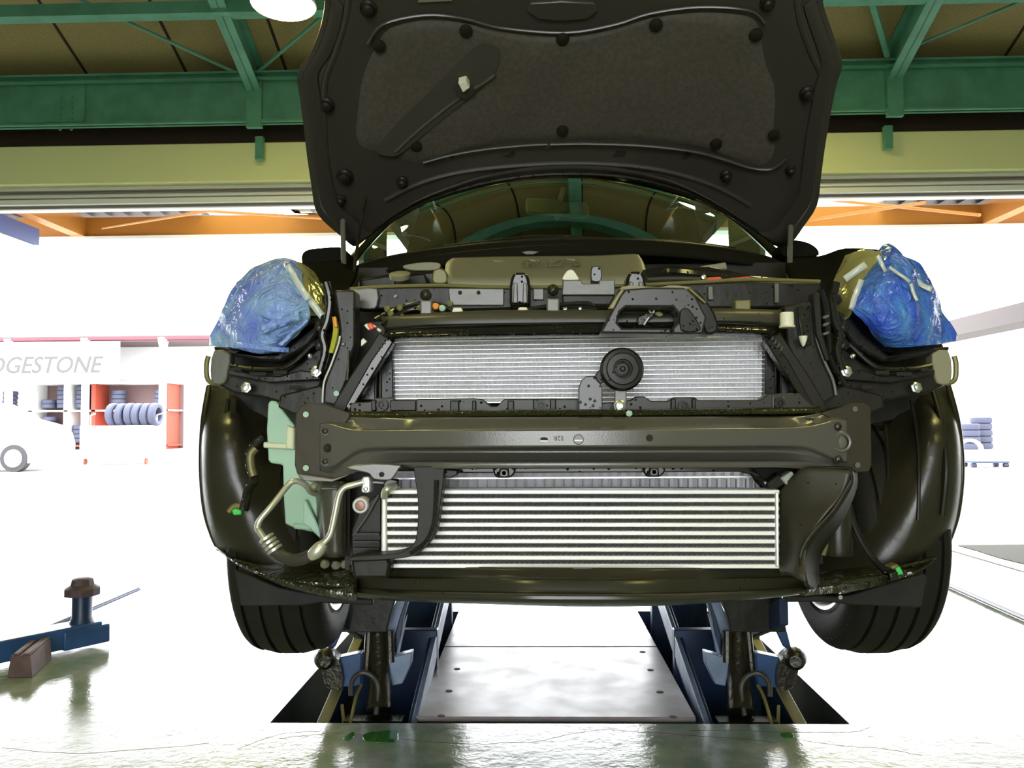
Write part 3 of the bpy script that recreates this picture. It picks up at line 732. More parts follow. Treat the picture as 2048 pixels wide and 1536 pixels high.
glass = MB().sheet([[WS(-1 + j / 15, i / 14) for j in range(31)] for i in range(15)]).build('windscreen', M['glass'], car, sharp=80)
for s in (-1, 1):
    MB().tube([WS(s * 1.012, i / 8, 0) for i in range(9)], .016, 10).build('a_pillar', M['carpaint'], car)
MB().sheet([[WS(-1.03 + j / 15 * 1.03, 1.0) + Vector((0, dy, dz)) for j in range(31)] for dy, dz in ((-.01, .006), (.05, .04), (.2, .09), (.6, .13), (1.3, .10))]).build('roof', M['carpaint'], car, solid=.02)
# bottom seal and cowl: black arc
def arc(pts, Y0, dY):
    return [(x, y, Y0 + dY * ((x - 1140) / 430) ** 2) for x, y in pts]
top_ = arc([(704, 538), (760, 520), (840, 505), (950, 491), (1060, 482), (1140, 479), (1250, 481), (1350, 487), (1450, 499), (1530, 515), (1572, 533)], 2.46, .2)
mid_ = [(x, y + 8, Y - .04) for x, y, Y in top_]
low_ = arc([(704, 556), (760, 548), (840, 536), (950, 524), (1060, 516), (1140, 512), (1250, 510), (1350, 514), (1450, 524), (1530, 536), (1572, 548)], 2.38, .2)
MB().sheet(grid([top_, mid_, [(x, y - 8, Y - .0) for x, y, Y in low_], low_], 4, 3)).build('cowl_panel', M['shoulder'], car, solid=.006, sharp=80)
MB().tube([P(x, y - 1, Y - .01) for x, y, Y in top_], .006, 8, sm=5).build('cowl_seal', M['plastic'], car)
MB().tube([P(x, y + 12, Y - .05) for x, y, Y in top_], .004, 8, sm=5).build('cowl_seal', M['plastic_dry'], car)
sl('cowl_notch', 'steel_grey', [(1042, 504), (1058, 501), (1080, 503), (1066, 509), (1052, 509)], 2.33, .004)
wp = MB(); wp.tube([WS(-.55, .035, .02), WS(-.30, .05, .025), WS(-.1, .055, .03), WS(.15, .035, .02)], .006, 8, sm=4); wp.tube([WS(-.2, .062, .035), WS(.0, .055, .035), WS(.12, .02, .02)], .010, 8, sm=4)
wp.build('wiper', M['plastic_wet'], car)
wp = MB(); wp.tube([WS(.15, .03, .02), WS(.5, .04, .02), WS(.78, .03, .02)], .006, 8, sm=4); wp.build('wiper', M['plastic_wet'], car)
# interior seen through the glass
MB().sheet([[Vector((XCAR + x_, 2.60 + .22 * (x_ / .7) ** 2 + dy, z_)) for x_ in [(-.68 + .136 * k) for k in range(11)]] for dy, z_ in ((0, 1.54), (.2, 1.555), (.45, 1.53), (.5, 1.35))]).build('dashboard', M['dash'], car, solid=.01)
MB().box(XCAR - .72, XCAR + .72, 2.75, 4.6, .85, .9).build('cabin_floor', M['cabin'], car)
MB().box(XCAR - .62, XCAR + .62, 4.55, 4.6, .9, 2.15).build('rear_trim', M['cabin'], car)  # closes the rear window, added to keep the cabin dark
for s in (-1, 1):
    MB().sheet([[Vector((XCAR + s * x_, y_, z_)) for y_ in (2.85, 3.4, 4.0, 4.6)] for x_, z_ in ((.77, .46), (.80, .75), (.80, 1.2), (.76, 1.5))]).build('body_side', M['carpaint'], car, solid=.02)
    MB().sheet([[Vector((XCAR + s * x_, y_, z_)) for y_ in (3.75, 4.6)] for x_, z_ in ((.76, 1.5), (.60, 2.02))]).build('rear_pillar', M['carpaint'], car, solid=.02)
    st = MB(); st.box(XCAR + s * .36 - .23, XCAR + s * .36 + .23, 3.35, 3.5, 1.0, 1.50); st.build('seat', M['dash'], car, bevel=.05, seg=3)
    MB().box(XCAR + s * .36 - .12, XCAR + s * .36 + .12, 3.40, 3.48, 1.52, 1.66).build('headrest', M['dash'], car, bevel=.04, seg=3)
rm = MB().slab([(1053, 400), (1062, 396), (1105, 399), (1135, 404), (1172, 405), (1177, 420), (1174, 434), (1135, 432), (1095, 427), (1058, 425), (1052, 414)], 3.02, .03, 3)
rmo = rm.build('rear_view_mirror', M['mirror_back'], car, bevel=.004)
MB().tube([P(1120, 402, 3.04), P(1126, 378, 3.16)], .010, 8).build('mirror_stalk', M['mirror_back'], rmo)
disc('mirror_sensor', 'mirror_back', 1113, 438, 3.02, [(.008, 0), (.010, .01), (.004, .016)], rmo)

for s in (-1, 1):
    MB().box(XCAR + s * .74 - .01, XCAR + s * .74 + .01, 3.02, 3.50, .9, 2.0).build('door_trim', mat('door_trim_fabric', (.30, .33, .22), .7) if s < 0 else bpy.data.materials['door_trim_fabric'], car)  # opaque panel added to block bright outdoors through the side window
    MB().box(XCAR + s * .70 - .02, XCAR + s * .70 + .02, 3.45, 4.6, 1.84, 2.12).build('roof_rail', M['cabin'], car)
# door mirrors
for nm, pts in (('l', [(604, 508), (615, 499), (645, 495), (688, 496), (690, 530), (612, 531), (603, 522)]), ('r', [(1566, 486), (1590, 480), (1618, 486), (1634, 497), (1638, 507), (1630, 511), (1566, 512)])):
    sl('door_mirror', 'shoulder', pts, 2.62, .10, None, 3, bevel=.012, seg=3)
# fenders' inner shoulders seen beside the engine bay
FE = [[(600, 532, 2.25), (640, 527, 2.3), (690, 524, 2.4), (716, 536, 2.45)], [(598, 545, 2.0), (640, 548, 2.0), (680, 550, 2.1), (715, 548, 2.2)], [(600, 575, 1.85), (640, 580, 1.85), (670, 584, 1.85), (700, 580, 1.9)], [(604, 640, 1.8), (640, 640, 1.8), (668, 640, 1.8), (690, 640, 1.8)]]
MB().sheet(grid(FE)).build('fender', M['shoulder'], car, solid=.01, sharp=80)
FR = [[(1572, 520, 2.45), (1640, 515, 2.4), (1690, 500, 2.3), (1760, 503, 2.2)], [(1572, 540, 2.2), (1640, 538, 2.1), (1690, 524, 2.0), (1760, 520, 2.0)], [(1590, 575, 1.9), (1640, 575, 1.85), (1690, 570, 1.85), (1750, 560, 1.85)], [(1600, 640, 1.8), (1650, 640, 1.8), (1690, 640, 1.8), (1740, 620, 1.8)]]
MB().sheet(grid(FR)).build('fender', M['shoulder'], car, solid=.01, sharp=80)
# outer fender skins over the wheels
for s in (-1, 1):
    ys_ = [1.99, 2.06, 2.13, 2.20, 2.28, 2.36, 2.44, 2.485, 2.5, 2.65, 2.86]
    rows = []
    for t_ in (0, .25, .5, .75, 1):
        r_ = []
        for y_ in ys_:
            lo = .715 + math.sqrt(max(0, .36 ** 2 - (y_ - 2.13) ** 2)) if y_ < 2.49 else .50
            hi = 1.20 + .22 * (y_ - 1.99) / .87
            r_.append(Vector((XCAR + s * (.80 + .01 * math.sin(t_ * 3.14)), y_, lo + (hi - lo) * t_)))
        rows.append(r_)
    MB().sheet(rows).build('fender', M['carpaint'], car, solid=.004, sharp=60)
MB().box(P(690, 900, 1.68).x, P(770, 900, 1.68).x, 1.68, 1.70, P(1100, 1136, 1.68).z, P(1100, 830, 1.68).z).build('inner_panel', M['plastic_dry'], car)  # dark filler added where bright floor would show through
MB().box(P(690, 900, 1.74).x, P(1640, 900, 1.74).x, 1.74, 1.76, P(1100, 1130, 1.74).z, P(1100, 640, 1.74).z).build('fan_shroud', M['plastic_dry'], car)  # dark sheet added behind the cores in place of deep shade
# ---- engine bay
ec = [[(905, 520, 2.35), (1000, 517, 2.35), (1090, 516, 2.35), (1180, 515, 2.35), (1262, 512, 2.35), (1276, 514, 2.35)],
      [(893, 530, 2.25), (1000, 530, 2.25), (1090, 529, 2.25), (1180, 528, 2.25), (1270, 525, 2.25), (1284, 528, 2.25)],
      [(890, 548, 2.10), (1000, 549, 2.10), (1090, 549, 2.10), (1180, 548, 2.10), (1275, 543, 2.10), (1290, 548, 2.10)],
      [(895, 562, 2.02), (1000, 562, 2.02), (1090, 561, 2.02), (1180, 560, 2.02), (1275, 558, 2.02), (1292, 562, 2.02)],
      [(900, 580, 2.02), (1000, 580, 2.02), (1090, 580, 2.02), (1180, 580, 2.02), (1275, 580, 2.02), (1292, 580, 2.04)]]
eng = MB().sheet(grid(ec, 5, 4)).build('engine_cover', M['cover'], car, solid=.012, sharp=80)
for x, y in ((995, 523), (1065, 521), (1140, 520)):
    sl('cover_rib', 'cover', [(x - 12, y - 3), (x + 10, y - 2), (x + 22, y + 3), (x + 2, y + 5)], 2.27, .01, eng)
vs, fs = text_mb('SUZUKI', 1.0, .01, 0.0, .2)
xa = [v.x for v in vs]; ya = [v.y for v in vs]
q0 = P(1042, 536, 2.19); q1 = P(1164, 534, 2.19); dn = P(1100, 525, 2.245) - P(1100, 538, 2.165)
u0, u1, w0_, w1_ = min(xa), max(xa), min(ya), max(ya)
lt = []
for v in vs:                                # embossed name, read from the driver's side
    a_ = 1 - (v.x - u0) / (u1 - u0); b_ = 1 - (v.y - w0_) / (w1_ - w0_)
    base = P(1042 + 122 * a_, 538 - 1.5 * a_, 2.160)
    lt.append(base + dn * b_ * .8 + Vector((0, -.012, .006)) + Vector((0, -.3, .5)) * (v.z * .25))
MB().add(lt, fs).build('embossed_name', mat('cover_lettering', (0.17, 0.165, 0.10), .5), eng)
# deep dark filler: firewall and bay floor
MB().box(XCAR - .72, XCAR + .72, 2.52, 2.55, .75, 1.47).build('firewall', M['plastic_dry'], car)
MB().box(XCAR - .55, XCAR + .55, 2.45, 4.2, .66, .70).build('under_tray', M['plastic_dry'], car)
MB().box(XCAR - .38, XCAR + .36, 1.98, 2.4, .62, 1.28).build('engine_block', M['oily'], car, bevel=.03)
# hoses, air box, battery cover in the bay, left and right of the cover
sl('strut_tower', 'steel_dark', [(716, 556), (770, 548), (860, 540), (894, 540), (894, 600), (716, 600)], 2.15, .25, bevel=.01)
sl('air_duct', 'cover', [(806, 531), (850, 524), (880, 527), (872, 540), (820, 540)], 2.24, .05, None, 3, bevel=.004)
disc('filler_cap', 'cover', 800, 557, 2.0, [(.024, 0), (.026, .012), (.012, .016)], ax=(0, -.5, 1))
sl('fluid_tank', 'plastic_dry', [(790, 552), (850, 545), (858, 570), (786, 572)], 2.08, .08, bevel=.006)
sl('hose_joint', 'brass', [(866, 542), (880, 536), (893, 544), (893, 566), (866, 566)], 2.02, .05, None, 3, bevel=.004)
sl('battery_cover', 'plastic_wet', [(1290, 548), (1320, 536), (1420, 532), (1460, 540), (1500, 548), (1560, 552), (1560, 580), (1290, 580)], 2.05, .25, bevel=.01)
sl('cowl_bracket', 'cover', [(1400, 532), (1440, 526), (1452, 524), (1455, 538), (1430, 540)], 2.20, .03, bevel=.003)
tb('bay_hose', 'plastic_wet', [(1290, 552, 1.98), (1340, 545, 2.0), (1400, 550, 1.98), (1500, 562, 1.95)], .016)
tb('bay_hose', 'rubber_hose', [(1295, 560, 1.92), (1350, 558, 1.92), (1400, 560, 1.92)], .007)
sl('red_cover', 'red', [(1410, 561), (1416, 554), (1442, 553), (1446, 558), (1440, 563), (1414, 563)], 1.80, .03, bevel=.004)
sl('red_cover', 'red', [(1446, 564), (1458, 556), (1500, 552), (1504, 556), (1498, 561), (1460, 565)], 1.80, .03, bevel=.004)
disc('bay_screw', 'bolt', 1407, 555, 1.79, [(.006, 0), (.005, .006), (.001, .007)])

# ---- upper cross member
um = MB(); um.rect(700, 575, 1650, 622, 1.72, .05)
umo = MB().slab([(690, 578), (770, 573), (900, 573), (1010, 575), (1200, 573), (1400, 566), (1500, 562), (1640, 565), (1650, 612), (1500, 616), (1200, 615), (1000, 618), (860, 622), (700, 616)], 1.72, .06).build('upper_cross_member', M['steel_dark'], car, bevel=.004)
MB().tube([P(x, y, 1.715) for x, y in ((700, 578), (770, 573), (880, 571), (1000, 574), (1200, 573), (1400, 564), (1500, 559), (1640, 563))], .004, 8, sm=4).build('member_lip', M['brass'], umo)
sl('member_face', 'steel_grey', [(702, 580), (718, 578), (754, 577), (754, 612), (740, 618), (712, 614), (704, 600)], 1.706, .012, umo, 2)  # this grey patch paints a reflection on the black member
sl('member_face', 'steel_grey', [(896, 576), (1008, 577), (1008, 611), (900, 611)], 1.712, .006, umo)
sl('member_face', 'steel_grey', [(1066, 577), (1088, 577), (1088, 600), (1066, 600)], 1.712, .006, umo)
for x in (920, 957): disc('member_hole', 'dark_hole', x, 585, 1.710, [(.004, 0), (.004, .001)], umo, 14)
for x, y in ((790, 593), (792, 592)): disc('member_hole', 'steel_grey', x, y, 1.715, [(.003, 0), (.003, .001)], umo, 12)
sl('member_face', 'steel_grey', [(1416, 572), (1426, 572), (1428, 600), (1416, 600)], 1.71, .006, umo)
sl('member_face', 'steel_grey', [(1549, 566), (1559, 566), (1559, 606), (1550, 606)], 1.71, .006, umo)
# hood rests: tall black hooks
for cx_, top, hh in ((1040, 542, 68), (1272, 540, 60)):
    w2 = 21
    hk = MB().slab([(cx_ - w2 + 3, top + 14), (cx_ - 12, top + 2), (cx_ + 12, top + 2), (cx_ + w2 - 3, top + 14), (cx_ + w2, top + 30), (cx_ + w2, top + hh), (cx_ - w2, top + hh), (cx_ - w2, top + 30)], 1.66, .06).build('hood_rest', M['plastic_wet'], umo, bevel=.006)
    for dx in (-13, 6):
        sl('rest_rib', 'steel_grey', [(cx_ + dx, top + 22), (cx_ + dx + 8, top + 24), (cx_ + dx + 9, top + hh - 4), (cx_ + dx - 1, top + hh - 4)], 1.653, .008, hk)
sl('latch_cover', 'steel_grey', [(1126, 560), (1163, 560), (1165, 567), (1198, 567), (1198, 560), (1230, 559), (1230, 590), (1124, 590)], 1.66, .03, umo)
sl('latch_plate', 'steel_dark', [(1124, 590), (1230, 590), (1218, 612), (1190, 622), (1130, 622)], 1.67, .02, umo)
disc('latch_plate_bolt', 'bolt', 1130, 617, 1.668, [(.005, 0), (.004, .004)], umo); disc('latch_plate_bolt', 'bolt', 1160, 617, 1.668, [(.004, 0), (.003, .004)], umo)
sl('white_guide', 'white', [(1126, 560), (1127, 552), (1133, 543), (1140, 539), (1147, 541), (1155, 552), (1157, 560)], 1.70, .03, umo, 2)
sl('cable_knob', 'plastic_wet', [(1182, 541), (1184, 533), (1200, 533), (1203, 541), (1202, 562), (1183, 562)], 1.68, .03, umo, 2, bevel=.003)
# ledge brackets
for cx_, y0, y1, w_, kind in ((852, 600, 629, 12, 0), (1106, 596, 645, 13, 1), (1486, 600, 624, 16, 0)):
    bk = sl('ledge_bracket', 'brass' if kind == 0 and cx_ > 1400 else 'steel_grey', [(cx_ - w_, y0), (cx_ + w_, y0), (cx_ + w_, y1), (cx_ - w_, y1)], 1.60, .03, umo, bevel=.003)
    if kind == 0 and cx_ < 1000: disc('bracket_bolt', 'oily', cx_, 590, 1.62, [(.012, 0), (.011, .006), (.005, .01)], umo)
    if kind == 1:
        disc('bracket_bolt', 'oily', cx_, 580, 1.66, [(.012, 0), (.011, .006), (.005, .01)], umo)
        for s in (-1, 1): MB().tube([P(cx_ + s * 13, 622, 1.59), P(cx_ + s * 17, 636, 1.585), P(cx_ + s * 24, 644, 1.58)], .0015, 6, sm=3).build('bracket_edge', M['alu'], umo)
# clutter between member and shroud: wires, clips, coloured plugs
tb('wiring', 'plastic_wet', [(750, 640, 1.62), (775, 626, 1.63), (800, 615, 1.64), (850, 606, 1.64), (890, 614, 1.64), (920, 626, 1.64), (1000, 628, 1.64), (1100, 612, 1.64), (1170, 607, 1.64), (1190, 612, 1.64), (1215, 612, 1.62)], .005)
tb('wiring', 'plastic_wet', [(765, 650, 1.6), (790, 632, 1.62), (830, 618, 1.63), (880, 628, 1.63)], .004)
for x, y in ((915, 621), (1046, 620)): sl('cream_clip', 'yellow_w' if x < 0 else 'white', [(x - 12, y + 5), (x - 9, y - 6), (x + 8, y - 6), (x + 12, y + 5)], 1.61, .02, bevel=.003)
disc('orange_plug', 'orange_p', 872, 613, 1.61, [(.007, 0), (.006, .008), (.001, .01)])
disc('green_plug', 'bottle', 885, 617, 1.61, [(.007, 0), (.006, .008), (.001, .01)])
for x, y in ((775, 618), (800, 616), (782, 628), (802, 629), (840, 616), (900, 608)): disc('clip_head', 'brass', x, y, 1.63, [(.007, 0), (.006, .006), (.001, .009)], n=12)
sl('red_connector', 'red', [(733, 648), (742, 645), (750, 656), (740, 660)], 1.57, .02, bevel=.002)
sl('white_connector', 'white', [(727, 650), (735, 646), (741, 658), (736, 660)], 1.575, .02, bevel=.002)
sl('white_connector', 'white', [(745, 648), (752, 652), (749, 658), (744, 655)], 1.575, .02, bevel=.002)
sl('white_connector', 'white', [(722, 680), (726, 676), (734, 683), (722, 693)], 1.60, .01, bevel=.001)
MB().tube([P(755, 658, 1.56), P(762, 663, 1.56)], .003, 8).build('connector_lever', M['alu'], car)

# ---- radiator shroud (upper ledge) and foam
sh = [[(745, 640, 1.66), (860, 628, 1.63), (1000, 622, 1.62), (1160, 622, 1.62), (1300, 622, 1.62), (1450, 618, 1.62), (1565, 622, 1.64)],
      [(762, 636, 1.62), (860, 631, 1.58), (1000, 626, 1.57), (1160, 627, 1.57), (1300, 627, 1.57), (1450, 622, 1.57), (1562, 625, 1.6)],
      [(768, 654, 1.61), (860, 648, 1.57), (1000, 645, 1.56), (1160, 643, 1.56), (1300, 643, 1.56), (1450, 640, 1.56), (1562, 645, 1.59)],
      [(772, 660, 1.62), (860, 653, 1.59), (1000, 648, 1.58), (1160, 646, 1.58), (1300, 646, 1.58), (1450, 645, 1.58), (1558, 652, 1.60)]]
shroud = MB().sheet(grid(sh, 4, 3)).build('radiator_shroud', M['steel_grey'] if 0 else mat('shroud_plastic', (0.050, 0.048, 0.036), .4, drops=.05), car, solid=.004)
fo = [[(772, 662, 1.59), (900, 655, 1.57), (1160, 649, 1.56), (1400, 648, 1.56), (1545, 655, 1.58)], [(768, 668, 1.57), (900, 662, 1.55), (1160, 658, 1.545), (1400, 655, 1.545), (1550, 662, 1.57)],
      [(775, 676, 1.57), (900, 672, 1.55), (1160, 668, 1.545), (1400, 664, 1.545), (1545, 668, 1.57)], [(782, 682, 1.62), (900, 678, 1.61), (1160, 674, 1.6), (1400, 671, 1.6), (1535, 673, 1.62)]]
MB().sheet(grid(fo, 5, 3)).build('foam_strip', mat('wet_foam', (0.010, 0.010, 0.009), .15, drops=.75, dscale=110, bump=.002, bscale=40), car, solid=.004)
# latch housing on the shroud
lh = MB(); k_ = [(1200, 664), (1225, 618), (1238, 590), (1250, 578), (1300, 574), (1372, 575), (1390, 590), (1412, 632), (1438, 655), (1436, 668), (1400, 668)]
inn = [(1236, 650), (1240, 620), (1252, 614), (1340, 612), (1352, 618), (1357, 630), (1352, 648), (1340, 655), (1245, 656)]
# housing as a frame around the opening: four solid pieces joined at the corners
sl('latch_housing', mat('housing_plastic', (0.030, 0.029, 0.026), .32, drops=.22, dscale=140),
   [(1200, 666), (1225, 618), (1240, 590), (1250, 578), (1300, 574), (1372, 575), (1392, 592), (1414, 634), (1400, 668), (1357, 668), (1357, 630), (1350, 617), (1340, 613), (1252, 614), (1240, 620), (1235, 650), (1240, 657), (1340, 656), (1352, 648), (1357, 636), (1357, 668), (1300, 668)][:0] or
   [(1200, 666), (1225, 618), (1240, 590), (1250, 578), (1300, 574), (1372, 575), (1392, 592), (1414, 634), (1406, 668), (1345, 668), (1345, 655), (1356, 645), (1356, 626), (1346, 614), (1252, 614), (1240, 624), (1235, 645), (1244, 656), (1343, 656), (1343, 668)], 1.50, .07, bevel=.004)
sl('housing_arm', 'plastic', [(1372, 575), (1392, 578), (1412, 600), (1432, 630), (1436, 662), (1412, 668), (1404, 640), (1388, 605)], 1.515, .06, None, 2, bevel=.004)
sl('housing_arm_edge', 'brass', [(1375, 577), (1382, 577), (1414, 604), (1410, 608)], 1.505, .01)
sl('housing_visor', 'brass', [(1215, 618), (1232, 592), (1242, 578), (1252, 577), (1240, 594), (1228, 618)], 1.495, .01)
sl('housing_top', 'shroud' if 0 else 'cover', [(1240, 577), (1256, 571), (1320, 574), (1340, 570), (1372, 573), (1376, 578), (1252, 580)], 1.51, .05, None, 2)
sl('latch_back', 'dark_hole', [(1228, 610), (1362, 610), (1362, 662), (1228, 662)], 1.60, .01)
sl('latch_hook', 'oily', [(1275, 635), (1298, 624), (1310, 628), (1300, 640), (1285, 652), (1276, 650)], 1.55, .02, None, 2)
sl('latch_hook', 'brass', [(1308, 626), (1320, 622), (1328, 630), (1318, 634)], 1.55, .02, None, 2)
for p_, q_ in (((1292, 612), (1302, 626)), ((1312, 612), (1306, 626)), ((1298, 634), (1288, 650))): MB().tube([P(*p_, 1.545), P(*q_, 1.55)], .0018, 6).build('latch_spring', M['alu'], car)
sl('housing_face', 'plastic', [(1360, 622), (1372, 616), (1380, 620), (1400, 650), (1398, 662), (1362, 662)], 1.498, .01, None, 2)

# ---- cooling cores
def core(name, mfr, tl, tr_, br, bl_, Y, n, th, depth, finmat, tubemat, pitch, amp, slope=0, par=None, tubename='cooling_tube', first=0):
    root = MB(); A, B, Cc, D = [P(*q_, Y) for q_ in (tl, tr_, br, bl_)]
    at_ = lambda u, v: A.lerp(B, u).lerp(D.lerp(Cc, u), v)
    back = MB(); back.prism([at_(0, 0), at_(1, 0), at_(1, 1), at_(0, 1)], [q_ + Vector((0, .012, 0)) for q_ in (at_(0, 0), at_(1, 0), at_(1, 1), at_(0, 1))])
    back.v = [v + Vector((0, depth, 0)) for v in back.v]
    co = back.build(name, M[mfr], par or car)
    wd = (B - A).length; nz = int(wd / pitch)
    fin = MB(); hgt = (D - A).length / n
    for i in range(n):
        v0 = (i + .5 * th / hgt) / n + .0; v1 = (i + 1 - .5 * th / hgt) / n
        fv = []; ff = []
        for j in range(nz + 1):
            u = j / nz; dy = amp * (j % 2)
            a = at_(u, v0); b = at_(u, v1)
            fv += [a + Vector((0, .004 + dy, 0)), b + Vector((0, .004 + dy, 0))]
            if j: k = 2 * (j - 1); ff.append((k, k + 2, k + 3, k + 1))
        fin.add(fv, ff)
    fin.build('fin_pack', M[finmat], co, sharp=10)
    for i in range(first, n + 1):
        a, b = at_(-.008, i / n), at_(1.004, i / n); h = Vector((0, 0, th / 2))
        t_ = MB(); t_.prism([a + h, b + h, b - h, a - h], [q_ + Vector((0, depth, 0)) for q_ in (a + h, b + h, b - h, a - h)])
        t_.build(tubename, M[tubemat], co, bevel=min(.0012, th * .3))
    return co
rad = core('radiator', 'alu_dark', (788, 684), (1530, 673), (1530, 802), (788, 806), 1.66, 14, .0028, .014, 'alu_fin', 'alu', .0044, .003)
# side gaskets and end tanks of the upper core
sl('end_tank', 'lamp_house', [(762, 700), (784, 682), (787, 806), (762, 806)], 1.64, .04, rad)
sl('end_tank', 'lamp_house', [(1531, 672), (1552, 690), (1552, 806), (1530, 806)], 1.64, .04, rad)
for dx in (748, 757): sl('tank_rib', 'steel_dark', [(dx, 730), (dx + 6, 722), (dx + 6, 800), (dx, 800)], 1.635, .02, rad)
sl('side_flap', mat('bluish_plastic', (.085, .085, .10), .3, drops=.55, dscale=90), [(750, 722), (750, 800), (712, 800)], 1.64, .01, rad)
sl('side_flap', mat('bluish_plastic_b', (.05, .05, .06), .35, drops=.2, dscale=90), [(1562, 722), (1562, 795), (1612, 795)], 1.64, .01, rad)
for dx in (1550, 1560): sl('tank_rib', 'steel_dark', [(dx, 700), (dx + 4, 706), (dx + 4, 795), (dx, 795)], 1.635, .02, rad)
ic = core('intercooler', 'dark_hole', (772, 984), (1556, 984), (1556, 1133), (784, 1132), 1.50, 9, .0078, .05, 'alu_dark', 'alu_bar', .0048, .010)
sl('end_tank', 'alu_bar', [(763, 990), (766, 984), (773, 984), (774, 1110), (762, 1110)], 1.495, .06, ic, bevel=.003)
sl('tank_fitting', 'yellow_w', [(762, 990), (766, 982), (776, 984), (774, 994), (764, 995)], 1.485, .03, ic, 2)
sl('end_tank', 'alu', [(1551, 984), (1558, 984), (1559, 1134), (1552, 1134)], 1.495, .06, ic, bevel=.002)
sl('header_plate', 'alu_bar', [(785, 978), (1000, 977), (1240, 976), (1520, 978), (1556, 981), (1556, 985), (780, 985)], 1.51, .03, ic)
# condenser strip behind
cond = core('condenser', 'alu_dark', (786, 944), (1518, 944), (1518, 978), (786, 978), 1.60, 1, .0015, .012, 'alu_fin', 'alu', .009, .004)
sl('condenser_header', 'alu', [(786, 956), (1518, 952), (1518, 955), (786, 959)], 1.595, .012, cond, bevel=0)
for k in range(38):
    x = 800 + k * 19.2
    MB().rect(x, 958, x + 2, 978, 1.598, .006).build('condenser_fin', M['alu_dark'], cond)
sl('condenser_end', 'alu', [(1514, 956), (1520, 956), (1520, 980), (1514, 980)], 1.59, .02, cond)

# ---- diagonal side arms and posts of the front carrier
for s in (0, 1):
    f = (lambda q_: q_) if s == 0 else (lambda q_: mx(q_, 1159.5))
    sl('diagonal_arm', mat('arm_plastic%d' % s, (0.016, 0.015, 0.009), .4, spec=.25), f([(758, 664), (784, 682), (786, 684), (745, 740), (700, 806), (690, 824), (664, 824), (668, 806), (700, 752), (742, 690)]), 1.60, .05, bevel=.004)
    sl('arm_edge', 'plastic_wet', f([(776, 672), (787, 684), (712, 806), (697, 826), (690, 812), (742, 720)]), 1.585, .03, bevel=.003)
    for k in range(4):
        x = 752 + k * 6; y = 694 - k * 7
        sl('arm_rib', 'steel_grey', f([(x, y), (x + 3, y - 2), (x + 7, y + 7), (x + 4, y + 9)]), 1.58, .008)
# left post
sl('side_post', mat('post_paint', (0.024, 0.023, 0.020), .3, spec=.3, drops=.08, bump=.003, bscale=10), [(668, 580), (710, 580), (710, 690), (700, 720), (694, 760), (672, 812), (645, 806), (647, 775), (660, 735), (678, 680), (680, 660), (676, 630)], 1.62, .05, bevel=.004)
MB().tube([P(x, y, 1.612) for x, y in ((680, 672), (676, 690), (662, 730), (648, 765), (645, 805))], .0022, 8, sm=4).build('post_edge', M['alu'], car)
MB().tube([P(x, y, 1.612) for x, y in ((696, 700), (696, 740), (694, 760))], .002, 8, sm=3).build('post_edge', M['steel_grey'], car)
disc('post_hole', 'bottle', 673, 787, 1.615, [(.0055, 0), (.0055, .002)], n=16)
sl('post_window', 'steel_grey', [(682, 684), (690, 684), (690, 692), (682, 692)], 1.615, .004)
MB().tube([P(668, 634, 1.63), P(672, 655, 1.63), P(669, 680, 1.63), P(662, 706, 1.63)], [.0045, .006, .006, .005], 8, sm=4).build('yellow_harness', M['yellow_w'], car)
sl('orange_tape', 'orange_p', [(665, 634), (672, 634), (675, 655), (668, 655)], 1.618, .01)
# right post
sl('side_post', mat('post_paint_b', (0.020, 0.019, 0.014), .32, spec=.3, drops=.08, bump=.003, bscale=10), [(1568, 612), (1622, 600), (1634, 625), (1636, 665), (1650, 720), (1668, 760), (1674, 792), (1648, 806), (1625, 800), (1600, 740), (1575, 690)], 1.62, .05, bevel=.004)
MB().tube([P(x, y, 1.612) for x, y in ((1630, 650), (1634, 680), (1650, 725), (1666, 760), (1672, 790))], .003, 8, sm=4).build('post_edge', M['steel_grey'], car)
sl('ribbed_post', 'plastic_wet', [(1594, 614), (1620, 610), (1624, 690), (1604, 690)], 1.60, .04)
sl('right_inner_post', 'steel_dark', [(1626, 585), (1640, 585), (1644, 660), (1660, 720), (1652, 722), (1632, 665)], 1.60, .03)
for y in (633, 648, 666): sl('harness_fold', 'steel_grey', [(1646, y), (1658, y - 4), (1658, y + 1), (1648, y + 5)], 1.62, .01, None, 2)
tb('wiring', 'plastic_wet', [(1640, 580, 1.62), (1652, 620, 1.63), (1656, 680, 1.64), (1662, 720, 1.65), (1690, 770, 1.65)], .007)
MB().lathe(P(1574, 655, 1.54), (0, 0, 1), [(.0140, 0), (.0148, .002), (.0128, .004), (.0125, .026), (.0115, .028), (.001, .028)], 22).build('white_plug', M['white'], car)
MB().lathe(P(1606, 672, 1.59), (0, 0, -1), [(.0085, 0), (.007, .008), (.003, .018), (.001, .02)], 16).build('white_plug_tip', M['white'], car)

